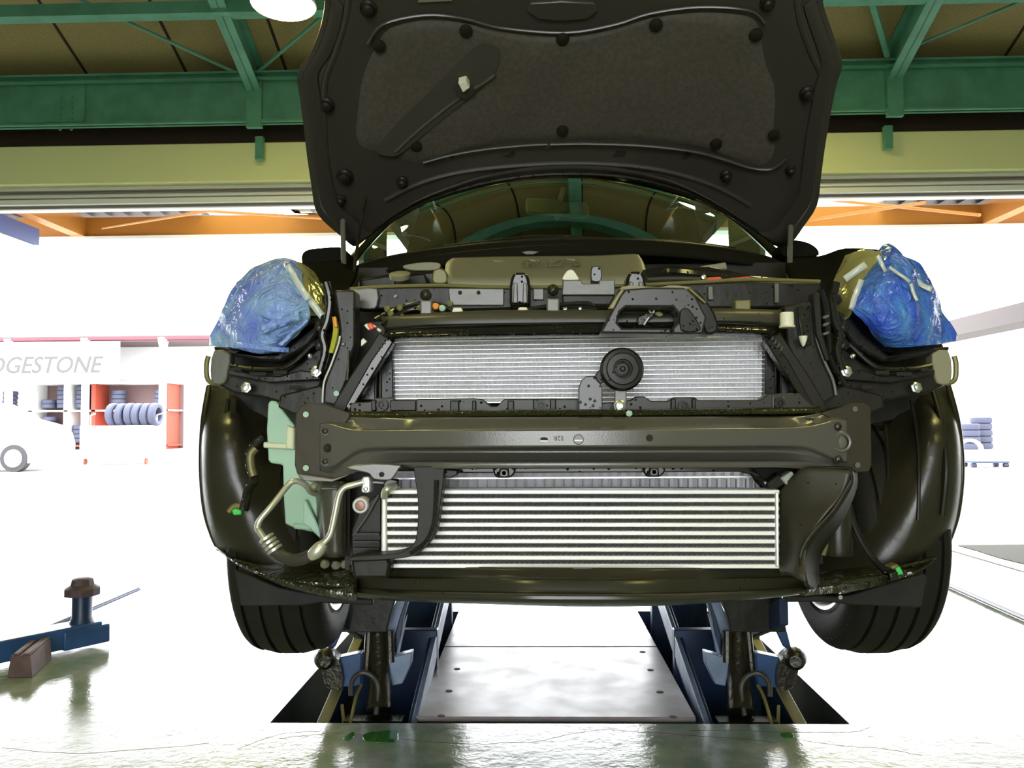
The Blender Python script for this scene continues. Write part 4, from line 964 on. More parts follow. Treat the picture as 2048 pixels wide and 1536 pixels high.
# ---- lower tie panel with air seal
lt_ = [(700, 826), (700, 806), (740, 803), (752, 796), (785, 795), (800, 806), (826, 806), (836, 798), (948, 796), (965, 798), (982, 812), (994, 812), (1008, 798), (1160, 798), (1180, 804), (1200, 806), (1228, 804), (1262, 800), (1272, 793), (1290, 793), (1302, 802), (1335, 802), (1346, 794), (1390, 794), (1396, 800), (1520, 800), (1535, 788), (1562, 786), (1600, 787), (1620, 806), (1636, 818), (1640, 826)]
tie = sl('lower_tie_panel', mat('tie_plastic', (0.030, 0.029, 0.022), .35, spec=.35, drops=.25, dscale=120), lt_, 1.57, .03, bevel=.002)
for x0, x1, y0 in ((742, 752, 800), (780, 832, 800), (900, 918, 801), (944, 952, 801), (1015, 1028, 801), (1066, 1076, 798), (1100, 1112, 798), (1342, 1352, 797), (1384, 1392, 797), (1545, 1549, 790), (1566, 1570, 790)):
    sl('tie_rib', 'steel_grey' if x1 - x0 < 8 else 'steel_dark', [(x0, y0), (x1, y0), (x1, 822), (x0, 822)], 1.562, .012, tie)
for x, y, r in ((1082, 812, .0105), (765, 810, .011), (1367, 812, .0105), (1558, 806, .010)):
    disc('tie_boss', 'steel_dark', x, y, 1.566, [(r, 0), (r, .006), (r * .6, .006), (r * .55, .001), (r * .3, .001), (r * .25, .005), (.001, .005)], tie)
for nm, pts in (('air_seal', [(690, 829, 1.55), (800, 829, 1.53), (1000, 826, 1.51), (1165, 825, 1.51), (1300, 825, 1.51), (1500, 822, 1.53), (1640, 820, 1.56)]),):
    rows = [[(x, y - 5, Y + .03) for x, y, Y in pts], [(x, y - 3, Y - .002) for x, y, Y in pts], [(x, y + 4, Y - .005) for x, y, Y in pts], [(x, y + 9, Y + .01) for x, y, Y in pts]]
    MB().sheet(grid(rows, 6, 2)).build(nm, mat('wet_seal_foam', (0.030, 0.030, 0.012), .14, drops=.8, dscale=100, bump=.004, bscale=45), car, solid=.004)
# ---- horn and bracket
hb = sl('horn_bracket', mat('horn_bracket_steel', (.10, .10, .11), .3, drops=.5, dscale=110), [(1157, 822), (1157, 775), (1163, 760), (1172, 752), (1190, 752), (1200, 765), (1205, 775), (1205, 822)], 1.535, .012, bevel=.002)
sl('bracket_link', 'steel_dark', [(1190, 752), (1204, 736), (1216, 742), (1208, 762), (1200, 768)], 1.53, .01, hb, 2)
hn = disc('horn', 'steel_dark', 1245, 738, 1.515, [(.036, -.028), (.040, -.022), (.0405, -.010), (.038, -.006), (.0375, .0), (.036, .003), (.030, .004), (.028, .0065), (.018, .007), (.0165, .001), (.0155, .001), (.0145, .006), (.010, .007), (.0095, .004), (.006, .004), (.0055, .009), (.003, .0105), (.001, .0105)], None, 48)
sl('horn_mount', 'steel_grey', [(1229, 775), (1253, 775), (1254, 808), (1248, 822), (1234, 822), (1229, 806)], 1.53, .006, hn)
disc('mount_bolt', 'bolt', 1240, 812, 1.526, [(.012, 0), (.0115, .004), (.009, .005), (.008, .011), (.0045, .012), (.004, .008), (.001, .008)], hn, 20)
disc('mount_nut', 'bottle', 1258, 827, 1.50, [(.006, 0), (.006, .005), (.001, .006)], n=6)

# ---- bumper beam
def by(x): return 1.42 + .085 * ((x - 1163) / 480) ** 2
def col(x, ys): return [(x, y, by(x) + o) for y, o in ys]
cols = [col(640, [(828, .05), (842, .04), (848, .015), (850, .0), (930, .0), (940, .01), (948, .02), (952, .02), (957, .03), (958, .06)]),
 col(662, [(830, .05), (840, .04), (846, .012), (850, .0), (932, .0), (940, .01), (946, .02), (950, .02), (956, .02), (957, .05)]),
 col(690, [(833, .04), (840, .04), (852, .02), (858, .0), (914, .0), (924, .012), (934, .015), (944, .018), (952, .015), (953, .05)]),
 col(720, [(835, .04), (841, .04), (857, .03), (862, .0), (897, .0), (906, .014), (918, .014), (930, .016), (940, .010), (941, .05)]),
 col(770, [(836, .04), (841, .04), (859, .04), (862, .0), (893, .0), (900, .016), (904, .010), (922, .022), (930, .006), (934, .05)])]
for x in (850, 950, 1050, 1163, 1280, 1380, 1480, 1560):
    sk = -(x - 850) / 710 * 4
    cols.append(col(x, [(836 + sk * .4, .05), (840 + sk * .4, .044), (858 + sk, .012), (862 + sk, .0), (893 + sk * .7, .0), (899 + sk * .6, .018), (904 + sk * .3, .008), (922 + sk * .3, .034), (926 + sk * .4, .002), (937 + sk * .5, .0)]))
cols += [col(1610, [(832, .04), (836, .04), (850, .03), (855, .0), (893, .0), (900, .014), (908, .010), (922, .018), (926, .006), (938, .01)]),
 col(1640, [(826, .04), (832, .04), (844, .02), (850, .0), (903, .0), (910, .010), (918, .012), (927, .018), (931, .012), (940, .03)]),
 col(1668, [(820, .05), (828, .04), (838, .01), (843, .0), (916, .0), (920, .010), (924, .016), (930, .02), (934, .02), (942, .04)]),
 col(1694, [(818, .05), (826, .04), (838, .012), (842, .0), (922, .0), (926, .010), (930, .016), (934, .02), (938, .03), (944, .05)])]
rows = [[c_[i] for c_ in cols] for i in range(10)]
bmg = refine_grid([[P(*p) for p in r] for r in rows], 4, 1)
beam = MB().sheet(bmg).build('bumper_beam', M['beam'], car, solid=.003, sharp=50, bevel=.0015)
MB().box(P(700, 880, 1.5).x, P(1640, 880, 1.5).x, 1.53, 1.56, P(1100, 934, 1.5).z, P(1100, 840, 1.5).z).build('beam_back', M['steel_dark'], beam)
sl('end_plate', 'steel_dark' if 0 else mat('end_plate_paint', (0.038, 0.030, 0.016), .42, spec=.25, bump=.004, bscale=8), [(592, 826), (600, 812), (620, 805), (650, 808), (680, 818), (700, 826), (700, 834), (690, 850), (690, 930), (664, 958), (610, 957), (594, 948), (589, 930)], 1.53, .005, beam, bevel=.002)
sl('end_plate', mat('end_plate_paint_b', (0.034, 0.028, 0.016), .42, spec=.25, bump=.004, bscale=8), [(1640, 826), (1680, 815), (1700, 806), (1728, 806), (1742, 812), (1744, 930), (1738, 944), (1700, 946), (1660, 940), (1690, 900), (1690, 850)], 1.53, .005, beam, bevel=.002)
sl('flange_lip', 'beam', [(594, 948), (664, 958), (700, 948), (690, 954), (664, 964), (608, 962)], 1.50, .02, beam)
for x, y in ((612, 829), (612, 936)): disc('plate_hole', 'bottle', x, y, 1.527, [(.0055, 0), (.0055, .001)], beam, 16)
for x, y in ((1710, 818), (1715, 930)): disc('plate_hole', 'steel_grey', x, y, 1.527, [(.005, 0), (.005, .001)], beam, 16)
disc('wall_hole', 'dark_hole', 1679, 766, 1.6, [(.003, 0), (.003, .001)])
for x, y in ((651, 862), (656, 896), (651, 923), (1674, 853), (1675, 918)):
    disc('beam_bolt', 'oily' if y != 896 else 'dark_hole', x, y, by(x) - .001, [(.0085, 0), (.008, .003), (.0055, .003), (.005, .009), (.001, .010)], beam, 16)
disc('tow_socket', 'steel_grey', 1681, 884, by(1681) - .001, [(.020, -.01), (.020, .001), (.017, .005), (.014, .004), (.013, -.008), (.011, -.008), (.0105, .001), (.003, .002), (.001, .002)], beam, 32)
sl('lower_tab', 'beam', [(686, 934), (745, 927), (800, 930), (798, 938), (786, 956), (776, 961), (748, 959), (738, 948), (724, 944)], 1.465, .004, beam, 2)
disc('tab_hole', 'dark_hole', 763, 949, 1.463, [(.0045, 0), (.0045, .001)], beam, 16)
disc('beam_hole', 'alu_dark', 1157, 879, by(1157) - .0022, [(.0078, 0), (.0078, .0006)], beam, 24)
for r_ in (0,): MB().lathe(P(1157, 879, by(1157) - .002), (0, -1, 0), [(.0078, 0), (.0088, .0004), (.0088, .0012), (.0078, .0012), (.0078, 0)], 24).build('hole_edge', M['dark_hole'], beam)
sl('hole_tube', 'white', [(1149, 879.5), (1165, 879.5), (1165, 882.5), (1149, 882.5)], by(1157) - .0035, .001, beam, bevel=0)
sl('half_hole', 'dark_hole', [(1081, 880), (1083, 875), (1093, 875), (1096, 880)], by(1088) - .003, .001, beam, 2, bevel=0)
sl('half_hole_edge', 'white', [(1081, 880.5), (1096, 880.5), (1095, 883.5), (1082, 883.5)], by(1088) - .003, .001, beam, bevel=0)
disc('beam_hole', 'dark_hole', 1299, 876, by(1299) - .0022, [(.006, 0), (.006, .0006)], beam, 24)
vs, fs = text_mb('52R', 1.0, .01)
xa = [v.x for v in vs]; ya = [v.y for v in vs]
MB().add([P(1127 - 20 * (v.x - min(xa)) / (max(xa) - min(xa)), 872 + 9 * (v.y - min(ya)) / (max(ya) - min(ya)), by(1115) - .0028) + Vector((0, -v.z * .04, 0)) for v in vs], fs).build('stamped_code', M['steel_dark'], beam)

# ---- air guide strap, clips, connector and side panels around the intercooler
sl('air_guide', 'plastic_dry', [(828, 940), (832, 934), (884, 934), (888, 945), (884, 985), (878, 1030), (870, 1068), (856, 1090), (838, 1106), (818, 1114), (780, 1119), (704, 1122), (704, 1114), (780, 1108), (808, 1102), (828, 1086), (834, 1062), (836, 1020), (834, 985), (830, 960)], 1.45, .045, None, 3, bevel=.004)
MB().tube([P(x, y, 1.447) for x, y in ((873, 960), (870, 1030), (862, 1066), (846, 1090), (820, 1106))], .004, 8, sm=4).build('guide_ridge', M['plastic_wet'], car)
sl('guide_foot', 'plastic_dry', [(700, 1118), (776, 1114), (782, 1128), (776, 1158), (706, 1158)], 1.46, .06, bevel=.006)
sl('guide_arm', 'plastic', [(884, 938), (915, 940), (915, 950), (900, 956), (884, 954)], 1.47, .03)
for x, y in ((1008, 945), (1308, 943)):
    cl = sl('core_clip', 'plastic_wet', [(x - 22, y - 6), (x - 12, y - 12), (x + 14, y - 12), (x + 24, y - 5), (x + 20, y + 4), (x + 12, y + 11), (x - 14, y + 11), (x - 20, y + 4)], 1.50, .05, bevel=.003)
    sl('clip_face', 'steel_dark', [(x - 9, y - 9), (x + 9, y - 9), (x + 11, y + 10), (x - 11, y + 10)], 1.494, .01, cl)
    disc('clip_boss', 'steel_grey', x, y + 1, 1.493, [(.006, 0), (.006, .002), (.004, .002), (.004, 0)], cl, 18)
sl('upper_seal_strip', 'plastic_wet', [(884, 936), (1500, 934), (1500, 940), (1520, 948), (1520, 954), (1480, 944), (884, 946)], 1.52, .03)
MB().lathe(P(721, 1011, 1.545), (0, -1, 0), [(.0155, -.03), (.0155, .0), (.0135, .003), (.010, .003), (.009, -.001), (.004, -.002), (.001, -.002)], 28).build('parking_sensor', mat('pale_ring_plastic', (.62, .60, .56), .3), car)
disc('sensor_face', mat, 721, 1011, 1.542, [(.009, 0), (.008, .003), (.001, .004)]) if 0 else MB().lathe(P(721, 1011, 1.543), (0, -1, 0), [(.0095, 0), (.008, .002), (.001, .003)], 24).build('sensor_face', mat('reddish_plastic', (.40, .20, .14), .25), car)
sl('side_duct', 'plastic_dry', [(704, 1060), (720, 1020), (750, 992), (762, 992), (762, 1112), (704, 1112)], 1.55, .04, bevel=.002)
MB().tube([P(757, 990, 1.54), P(735, 1030, 1.54), P(706, 1072, 1.54)], .002, 8).build('duct_edge', M['steel_grey'], car)
for y in (1066, 1082, 1096): MB().rect(706, y, 758, y + 4, 1.535, .02).build('duct_louver', M['plastic'], car)
sl('pipe_block', 'alu', [(724, 954), (738, 952), (741, 962), (741, 984), (735, 987), (722, 985)], 1.51, .03, bevel=.003)
disc('block_bolt', 'bolt', 731, 978, 1.508, [(.005, 0), (.004, .004), (.001, .005)], n=6)
sl('pipe_link', 'alu', [(741, 962), (770, 964), (770, 968), (741, 966)], 1.53, .01)
sl('cooler_hose_clip', 'plastic_wet', [(768, 964), (780, 958), (796, 962), (794, 974), (782, 980), (768, 978)], 1.50, .03, None, 2)
tb('cooler_pipe', 'pipe', [(768, 994, 1.48), (770, 982, 1.47), (778, 976, 1.47), (790, 972, 1.49)], .006)
# AC pipe loop
tb('coolant_pipe', 'pipe', [(726, 964, 1.50), (705, 970, 1.50), (688, 976, 1.50), (678, 992, 1.50), (670, 1030, 1.50), (661, 1068, 1.50), (648, 1085, 1.50), (642, 1092, 1.50)], .0058, n=14)
tb('pipe_collar', 'pipe', [(650, 1086, 1.50), (641, 1095, 1.50), (630, 1106, 1.50), (620, 1112, 1.505)], [.008, .0125, .0125, .009], n=16, sm=3)
tb('rubber_pipe', 'rubber_hose', [(622, 1110, 1.505), (604, 1118, 1.51), (584, 1120, 1.52), (564, 1112, 1.53), (548, 1100, 1.535)], .0115, n=16)
hc = MB()
for k in range(4):
    a = P(552 - k * 5.5, 1102 - k * 7.5, 1.535); b_ = P(552 - k * 5.5 - 4.6, 1102 - k * 7.5 - 6.5, 1.535)
    hc.tube([a, a.lerp(b_, .2), a.lerp(b_, .8), b_], [.011, .0150, .0150, .011], 16)
hc.build('pipe_collar', M['pipe'], car)
tb('coolant_pipe', 'pipe', [(530, 1078, 1.54), (520, 1064, 1.545), (515, 1056, 1.55), (520, 1040, 1.55), (545, 1010, 1.56), (575, 972, 1.58), (586, 963, 1.585), (598, 963, 1.59), (612, 971, 1.60), (622, 984, 1.62), (634, 988, 1.64)], .0058, n=14)
disc('pipe_joint', 'cover', 630, 972, 1.61, [(.006, 0), (.008, .004), (.004, .01)])
# frame rail end below the beam, left
rows = [[(634, 960, 1.70), (645, 962, 1.62), (680, 963, 1.61), (698, 964, 1.64)], [(636, 1040, 1.70), (648, 1040, 1.62), (676, 1040, 1.61), (694, 1040, 1.64)], [(646, 1110, 1.70), (656, 1114, 1.62), (676, 1115, 1.61), (690, 1113, 1.64)]]
MB().sheet(grid(rows)).build('frame_rail', mat('rail_paint', (0.075, 0.070, 0.050), .3), car, solid=.004)
sl('frame_rail_band', 'steel_grey', [(640, 974), (676, 975), (676, 980), (642, 980)], 1.60, .006)
for x in (690, 698): MB().tube([P(x, 975, 1.60), P(x - 1, 1112, 1.60)], .0035, 8).build('rail_rib', M['steel_dark'] if x < 695 else M['plastic_dry'], car)
# big duct panel right
rows = [[(1560, 984, 1.53), (1600, 940, 1.50), (1650, 938, 1.48), (1702, 942, 1.46)], [(1560, 1000, 1.53), (1600, 1000, 1.50), (1640, 995, 1.48), (1690, 985, 1.46)],
        [(1560, 1060, 1.53), (1580, 1050, 1.50), (1610, 1040, 1.48), (1648, 1035, 1.46)], [(1560, 1110, 1.52), (1575, 1105, 1.50), (1595, 1100, 1.47), (1612, 1092, 1.46)], [(1560, 1150, 1.49), (1575, 1150, 1.47), (1592, 1155, 1.44), (1612, 1165, 1.43)]]
MB().sheet(grid(rows)).build('duct_panel', mat('duct_plastic', (0.036, 0.033, 0.022), .42, drops=.03), car, solid=.005, sharp=80)
sl('duct_corner', 'plastic_dry', [(1598, 934), (1706, 934), (1706, 950), (1600, 950)], 1.50, .03)
rows = [[(1698, 938, 1.46), (1712, 942, 1.55)], [(1702, 965, 1.455), (1712, 975, 1.55)], [(1668, 1018, 1.455), (1690, 1030, 1.55)], [(1632, 1058, 1.455), (1665, 1070, 1.55)], [(1612, 1085, 1.45), (1645, 1100, 1.55)], [(1601, 1112, 1.45), (1637, 1125, 1.55)], [(1603, 1150, 1.44), (1637, 1155, 1.55)], [(1612, 1172, 1.43), (1640, 1180, 1.52)]]
MB().sheet(grid(rows, 3, 3)).build('duct_side', M['plastic_dry'], car, solid=.004, sharp=80)
MB().tube([P(x, y, 1.452) for x, y in ((1702, 962), (1668, 1018), (1632, 1058), (1610, 1088), (1600, 1120), (1604, 1155), (1616, 1174))], .0028, 8, sm=4).build('duct_edge', M['liner'], car)
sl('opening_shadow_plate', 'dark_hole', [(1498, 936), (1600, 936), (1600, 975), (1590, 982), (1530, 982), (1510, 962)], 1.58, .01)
sl('connector_body', 'plastic_wet', [(1532, 966), (1560, 945), (1574, 966), (1546, 984), (1536, 980)], 1.52, .03, bevel=.003)
sl('grey_connector', 'steel_grey' if 0 else mat('grey_connector_plastic', (.34, .37, .30), .4), [(1561, 956), (1584, 942), (1597, 958), (1574, 971)], 1.515, .03, bevel=.003)
tb('wiring', 'plastic_wet', [(1498, 938, 1.54), (1512, 952, 1.54), (1530, 966, 1.53), (1548, 980, 1.53)], .006)

# ---- lower lip and undercover
def ly(x): return 1.40 + .30 * abs((x - 1165) / 560) ** 2.4
def lrow(pts, o): return [(x, y, ly(x) + o) for x, y in pts]
lip_rows = [lrow([(700, 1130), (780, 1134), (1000, 1136), (1165, 1137), (1350, 1137), (1560, 1137), (1640, 1140)], .06),
            lrow([(700, 1150), (780, 1155), (1000, 1158), (1165, 1160), (1350, 1160), (1560, 1155), (1640, 1152)], .045),
            lrow([(698, 1153), (780, 1158), (1000, 1161), (1165, 1163), (1350, 1162), (1560, 1157), (1640, 1154)], .02),
            lrow([(696, 1172), (780, 1180), (1000, 1185), (1165, 1187), (1350, 1186), (1560, 1178), (1640, 1168)], .012),
            lrow([(695, 1175), (780, 1184), (1000, 1189), (1165, 1191), (1350, 1190), (1560, 1181), (1640, 1171)], -.01),
            lrow([(695, 1184), (780, 1193), (1000, 1199), (1165, 1201), (1350, 1200), (1560, 1190), (1640, 1178)], -.008),
            lrow([(698, 1190), (780, 1199), (1000, 1207), (1165, 1211), (1350, 1208), (1560, 1192), (1640, 1180)], .05)]
MB().sheet(grid(lip_rows, 6, 3)).build('bumper_lip', mat('lip_plastic', (0.030, 0.029, 0.018), .24, drops=.10, dscale=90), car, solid=.004, sharp=40)
MB().sheet(grid([lrow([(790, 1134), (1165, 1137), (1556, 1138)], .055), lrow([(790, 1138), (1165, 1140), (1556, 1141)], .12)], 4, 2)).build('lip_ledge', M['plastic_wet'], car, solid=.003)
wet = mat('wet_undercover', (0.026, 0.027, 0.012), .16, drops=.8, dscale=80, bump=.012, bscale=22)
UL = [[(430, 1094, 1.90), (520, 1122, 1.85), (600, 1130, 1.82), (660, 1132, 1.80), (712, 1135, 1.70)], [(452, 1112, 1.84), (530, 1138, 1.76), (600, 1146, 1.70), (660, 1152, 1.64), (715, 1158, 1.56)],
      [(470, 1126, 1.80), (540, 1152, 1.70), (600, 1166, 1.64), (660, 1174, 1.58), (712, 1180, 1.50)], [(490, 1136, 1.79), (550, 1164, 1.69), (610, 1180, 1.62), (665, 1190, 1.56), (712, 1194, 1.48)], [(500, 1140, 1.82), (560, 1168, 1.74), (615, 1184, 1.68), (665, 1194, 1.62), (712, 1200, 1.56)]]
MB().sheet(grid(UL, 5, 4)).build('undercover', wet, car, solid=.004, sharp=80)
UR = [[(1612, 1165, 1.55), (1650, 1145, 1.70), (1700, 1138, 1.78), (1780, 1130, 1.82), (1850, 1120, 1.85), (1892, 1092, 1.90)], [(1612, 1172, 1.50), (1655, 1158, 1.60), (1710, 1148, 1.68), (1780, 1142, 1.74), (1840, 1134, 1.80), (1880, 1108, 1.86)],
      [(1612, 1180, 1.46), (1660, 1172, 1.54), (1715, 1164, 1.62), (1780, 1154, 1.70), (1830, 1145, 1.76), (1866, 1122, 1.82)], [(1600, 1190, 1.46), (1660, 1186, 1.54), (1715, 1180, 1.62), (1770, 1168, 1.70), (1815, 1154, 1.76), (1850, 1136, 1.82)]]
MB().sheet(grid(UR, 5, 4)).build('undercover', wet, car, solid=.004, sharp=80)
for pts in ([(1640, 1150, 1.72), (1720, 1142, 1.74), (1800, 1134, 1.77), (1870, 1116, 1.83)], [(1650, 1160, 1.62), (1730, 1152, 1.67), (1810, 1142, 1.74)], [(1660, 1168, 1.57), (1740, 1158, 1.63), (1820, 1146, 1.74)],
            [(470, 1120, 1.81), (560, 1146, 1.73), (660, 1158, 1.63)], [(500, 1138, 1.77), (580, 1162, 1.67), (700, 1172, 1.53)]):
    MB().tube([P(*p) for p in pts], .004, 8, sm=4).build('undercover_rib', wet, car)
# flat rubber deflectors below
sl('air_deflector', 'rubber', [(468, 1140), (495, 1150), (560, 1176), (640, 1190), (680, 1196), (745, 1198), (745, 1211), (640, 1206), (600, 1212), (500, 1213), (480, 1212)], 1.72, .02, bevel=.003)
sl('air_deflector', 'rubber', [(1568, 1190), (1600, 1192), (1640, 1190), (1670, 1193), (1700, 1190), (1760, 1172), (1800, 1162), (1850, 1148), (1856, 1160), (1844, 1216), (1700, 1210), (1670, 1206), (1640, 1204), (1572, 1205)], 1.70, .02, bevel=.003)
disc('deflector_clip', 'bolt', 665, 1191, 1.68, [(.005, 0), (.004, .004)]); disc('deflector_clip', 'bolt', 1680, 1194, 1.69, [(.005, 0), (.004, .004)])
disc('rim_bolt_glint', 'bolt', 641, 1213, 2.05, [(.006, 0), (.004, .005)])

# ---- fender liners (hollow arches in front of the wheels)
LL = [[(414, 772, 2.02), (440, 768, 2.03), (478, 772, 2.03), (492, 800, 2.03), (540, 810, 2.02), (600, 815, 2.10), (680, 830, 2.15)],
      [(404, 850, 1.88), (425, 845, 1.84), (470, 840, 1.84), (498, 845, 1.88), (545, 850, 1.95), (600, 860, 2.02), (690, 870, 2.08)],
      [(401, 940, 1.86), (420, 940, 1.81), (465, 940, 1.80), (500, 940, 1.82), (560, 945, 1.88), (620, 950, 1.95), (700, 955, 2.02)],
      [(408, 1020, 1.87), (428, 1025, 1.82), (470, 1030, 1.80), (510, 1035, 1.80), (570, 1040, 1.84), (630, 1045, 1.90), (700, 1050, 1.98)],
      [(424, 1075, 1.90), (440, 1080, 1.86), (480, 1095, 1.82), (520, 1110, 1.81), (575, 1120, 1.82), (630, 1125, 1.86), (700, 1130, 1.94)],
      [(436, 1098, 1.92), (455, 1110, 1.88), (495, 1125, 1.84), (540, 1140, 1.82), (585, 1150, 1.83), (630, 1155, 1.86), (700, 1160, 1.92)]]
lin = MB().sheet(grid(LL, 4, 4)).build('fender_liner', M['liner'], car, solid=.005, sharp=60)
MB().tube([P(x, y, Y - .005) for x, y, Y in ((418, 776, 1.95), (407, 845, 1.88), (404, 935, 1.86), (411, 1018, 1.87), (427, 1072, 1.9), (440, 1098, 1.92))], .008, 10, sm=5).build('liner_edge', M['liner'], lin)
for dx, dy in ((36, 0), (52, 0)):
    MB().tube([P(x + dx, y, Y - .012) for x, y, Y in ((420, 800, 1.89), (412, 860, 1.86), (406, 940, 1.825), (416, 1030, 1.83))], .006, 8, sm=5).build('liner_ridge', M['liner'], lin)
LR = [[(q_[0], q_[1] , q_[2]) for q_ in mx(r_, 1163)] for r_ in LL]
LR[0] = [(1895, 762, 2.02), (1870, 756, 2.03), (1830, 772, 2.03), (1815, 800, 2.03), (1770, 812, 2.02), (1726, 815, 2.10), (1640, 830, 2.15)]
LR[1][0] = (1916, 850, 1.88)
lin = MB().sheet(grid(LR, 4, 4)).build('fender_liner', M['liner'], car, solid=.005, sharp=60)
MB().tube([P(x, y, Y - .005) for x, y, Y in ((1893, 764, 1.95), (1914, 845, 1.88), (1922, 935, 1.86), (1915, 1018, 1.87), (1900, 1070, 1.9), (1888, 1096, 1.92))], .008, 10, sm=5).build('liner_edge', M['liner'], lin)
for pts, r_ in (([(1862, 770, 1.92), (1884, 850, 1.84), (1892, 940, 1.80), (1884, 1030, 1.81)], .006), ([(1822, 800, 1.90), (1834, 870, 1.85), (1838, 950, 1.81), (1836, 1040, 1.80)], .004), ([(1770, 850, 1.94), (1776, 930, 1.88), (1774, 1060, 1.84)], .004)):
    MB().tube([P(x, y, Y - .008) for x, y, Y in pts], r_, 8, sm=5).build('liner_ridge', M['plastic_dry'], lin)
# dark inner bay behind the carrier at both sides
sl('inner_wing', 'plastic_dry', [(452, 720), (690, 640), (700, 830), (600, 850), (498, 830), (458, 790)], 1.95, .02)
sl('inner_wing', 'plastic_dry', [(1640, 640), (1868, 720), (1862, 790), (1830, 830), (1740, 850), (1640, 830)], 1.95, .02)

# ---- wheels
def wheel(cx_, yaw, label=None):
    R, W_ = .305, .20; c = Vector((cx_, 2.13, .715)); ax = Vector((math.cos(yaw), math.sin(yaw), 0))
    prof = [(R * .66, -W_ / 2 + .01), (R * .70, -W_ / 2), (R * .80, -W_ / 2 - .006), (R * .88, -W_ / 2 - .001), (R * .92, -W_ / 2 + .006), (R * .950, -W_ / 2 + .016)]
    g_ = [-.066, -.022, .022, .066]
    for gx in g_:
        rr_ = R - 2.2 * gx * gx; prof += [(rr_, gx - .005), (rr_ - .011, gx - .004), (rr_ - .011, gx + .004), (rr_, gx + .005)]
    prof += [(R * .950, W_ / 2 - .016), (R * .92, W_ / 2 - .006), (R * .88, W_ / 2 + .001), (R * .80, W_ / 2 + .006), (R * .70, W_ / 2), (R * .66, W_ / 2 - .01), (R * .66, -W_ / 2 + .01)]
    mb = MB(); mb.lathe(c, ax, prof, 72); mb.f = mb.f[:-2]
    wh = mb.build('wheel', M['tyre'], car, sharp=25)
    for s in (-1, 1):
        m_ = MB(); m_.lathe(c + ax * s * .055, ax * s, [(R * .52, -.05), (R * .60, -.01), (R * .62, .02), (R * .66, .03), (R * .68, .038), (R * .66, .046), (R * .63, .044), (R * .60, .03)], 56); m_.f = m_.f[:-2]
        m_.build('rim', M['rim'], wh, sharp=50)
    MB().lathe(c, ax, [(R * .56, -.05), (R * .60, -.02), (R * .60, .02), (R * .3, .05), (.03, .06)], 32).build('brake_disc', M['oily'], wh)
    for s in (-1, 1):
        for rr in (.74, .80, .88):
            m_ = MB(); m_.tube([c + ax * s * (W_ / 2 + (.004 if rr == .80 else -.001)) + (Matrix.Rotation(yaw, 3, 'Z') @ Vector((0, math.cos(a_) * R * rr, math.sin(a_) * R * rr))) for a_ in [2 * math.pi * k / 60 for k in range(61)]], .0018, 6, cap=False)
            m_.build('sidewall_ring', M['steel_grey'], wh)  # grey rings paint thin highlights on the dark sidewall
wheel(-.608, .04); wheel(.812, .02)

# ---- headlamps
def lampset(side):
    f = (lambda q_: q_) if side == 0 else (lambda q_: mx(q_, 1163.5))
    h = sl('headlamp', 'lamp_house', f([(470, 560), (560, 530), (640, 560), (655, 640), (610, 690), (560, 716), (500, 716), (438, 700), (440, 640)]), 1.78, .16, None, 0, bevel=.01)
    sl('lamp_rim', 'lamp_house', f([(424, 692), (500, 700), (548, 712), (600, 668), (626, 634), (650, 620), (655, 640), (618, 690), (590, 708), (560, 724), (520, 722), (468, 712), (430, 705)]), 1.70, .07, h, 0, bevel=.006)
    sl('lamp_floor', 'plastic_dry', f([(440, 690), (640, 690), (655, 770), (500, 790), (440, 770)]), 1.84, .03, h)  # dark slab added to fill bright gaps under the lamp
    return h
hl = lampset(0); hr = lampset(1)
# chrome sides next to the engine bay
def crinkle(mb, amp, fr, sd):
    for i, v in enumerate(mb.v):
        q_ = v * fr + Vector((sd, sd * 1.7, 0))
        r_ = 1 - abs(noise.noise(q_)) * 2.2
        mb.v[i] = v + Vector((noise.noise(q_ * 1.3 + Vector((5, 1, 2))) * amp * .5, -amp * r_, noise.noise(q_ * 1.3) * amp * .5))
    return mb
lensm = mat('yellow_tinted_lens', (0.50, 0.48, 0.20), .10, metal=.55, bump=.004, bscale=35)  # yellow lamp reflection put into the chrome's colour
CL = [[(575, 528, 1.74), (600, 524, 1.76), (625, 540, 1.80)], [(590, 565, 1.70), (618, 560, 1.72), (645, 575, 1.78)], [(610, 605, 1.68), (632, 600, 1.70), (655, 610, 1.76)], [(620, 632, 1.68), (642, 634, 1.70), (658, 640, 1.76)]]
crinkle(MB().sheet(grid(CL, 8, 8)), .006, 22, 3).build('lamp_side_lens', lensm, hl, sharp=80)
CR = [[(1690, 512, 1.80), (1730, 500, 1.76), (1765, 505, 1.74)], [(1668, 560, 1.78), (1705, 550, 1.72), (1735, 555, 1.70)], [(1666, 600, 1.76), (1695, 600, 1.70), (1712, 605, 1.68)], [(1672, 640, 1.76), (1690, 640, 1.70), (1702, 630, 1.68)]]
crinkle(MB().sheet(grid(CR, 8, 8)), .006, 22, 8).build('lamp_side_lens', lensm, hr, sharp=80)
disc('lamp_projector', 'alu', 562, 640, 1.69, [(.05, -.05), (.045, -.01), (.03, .0), (.015, .006), (.001, .008)], hl)
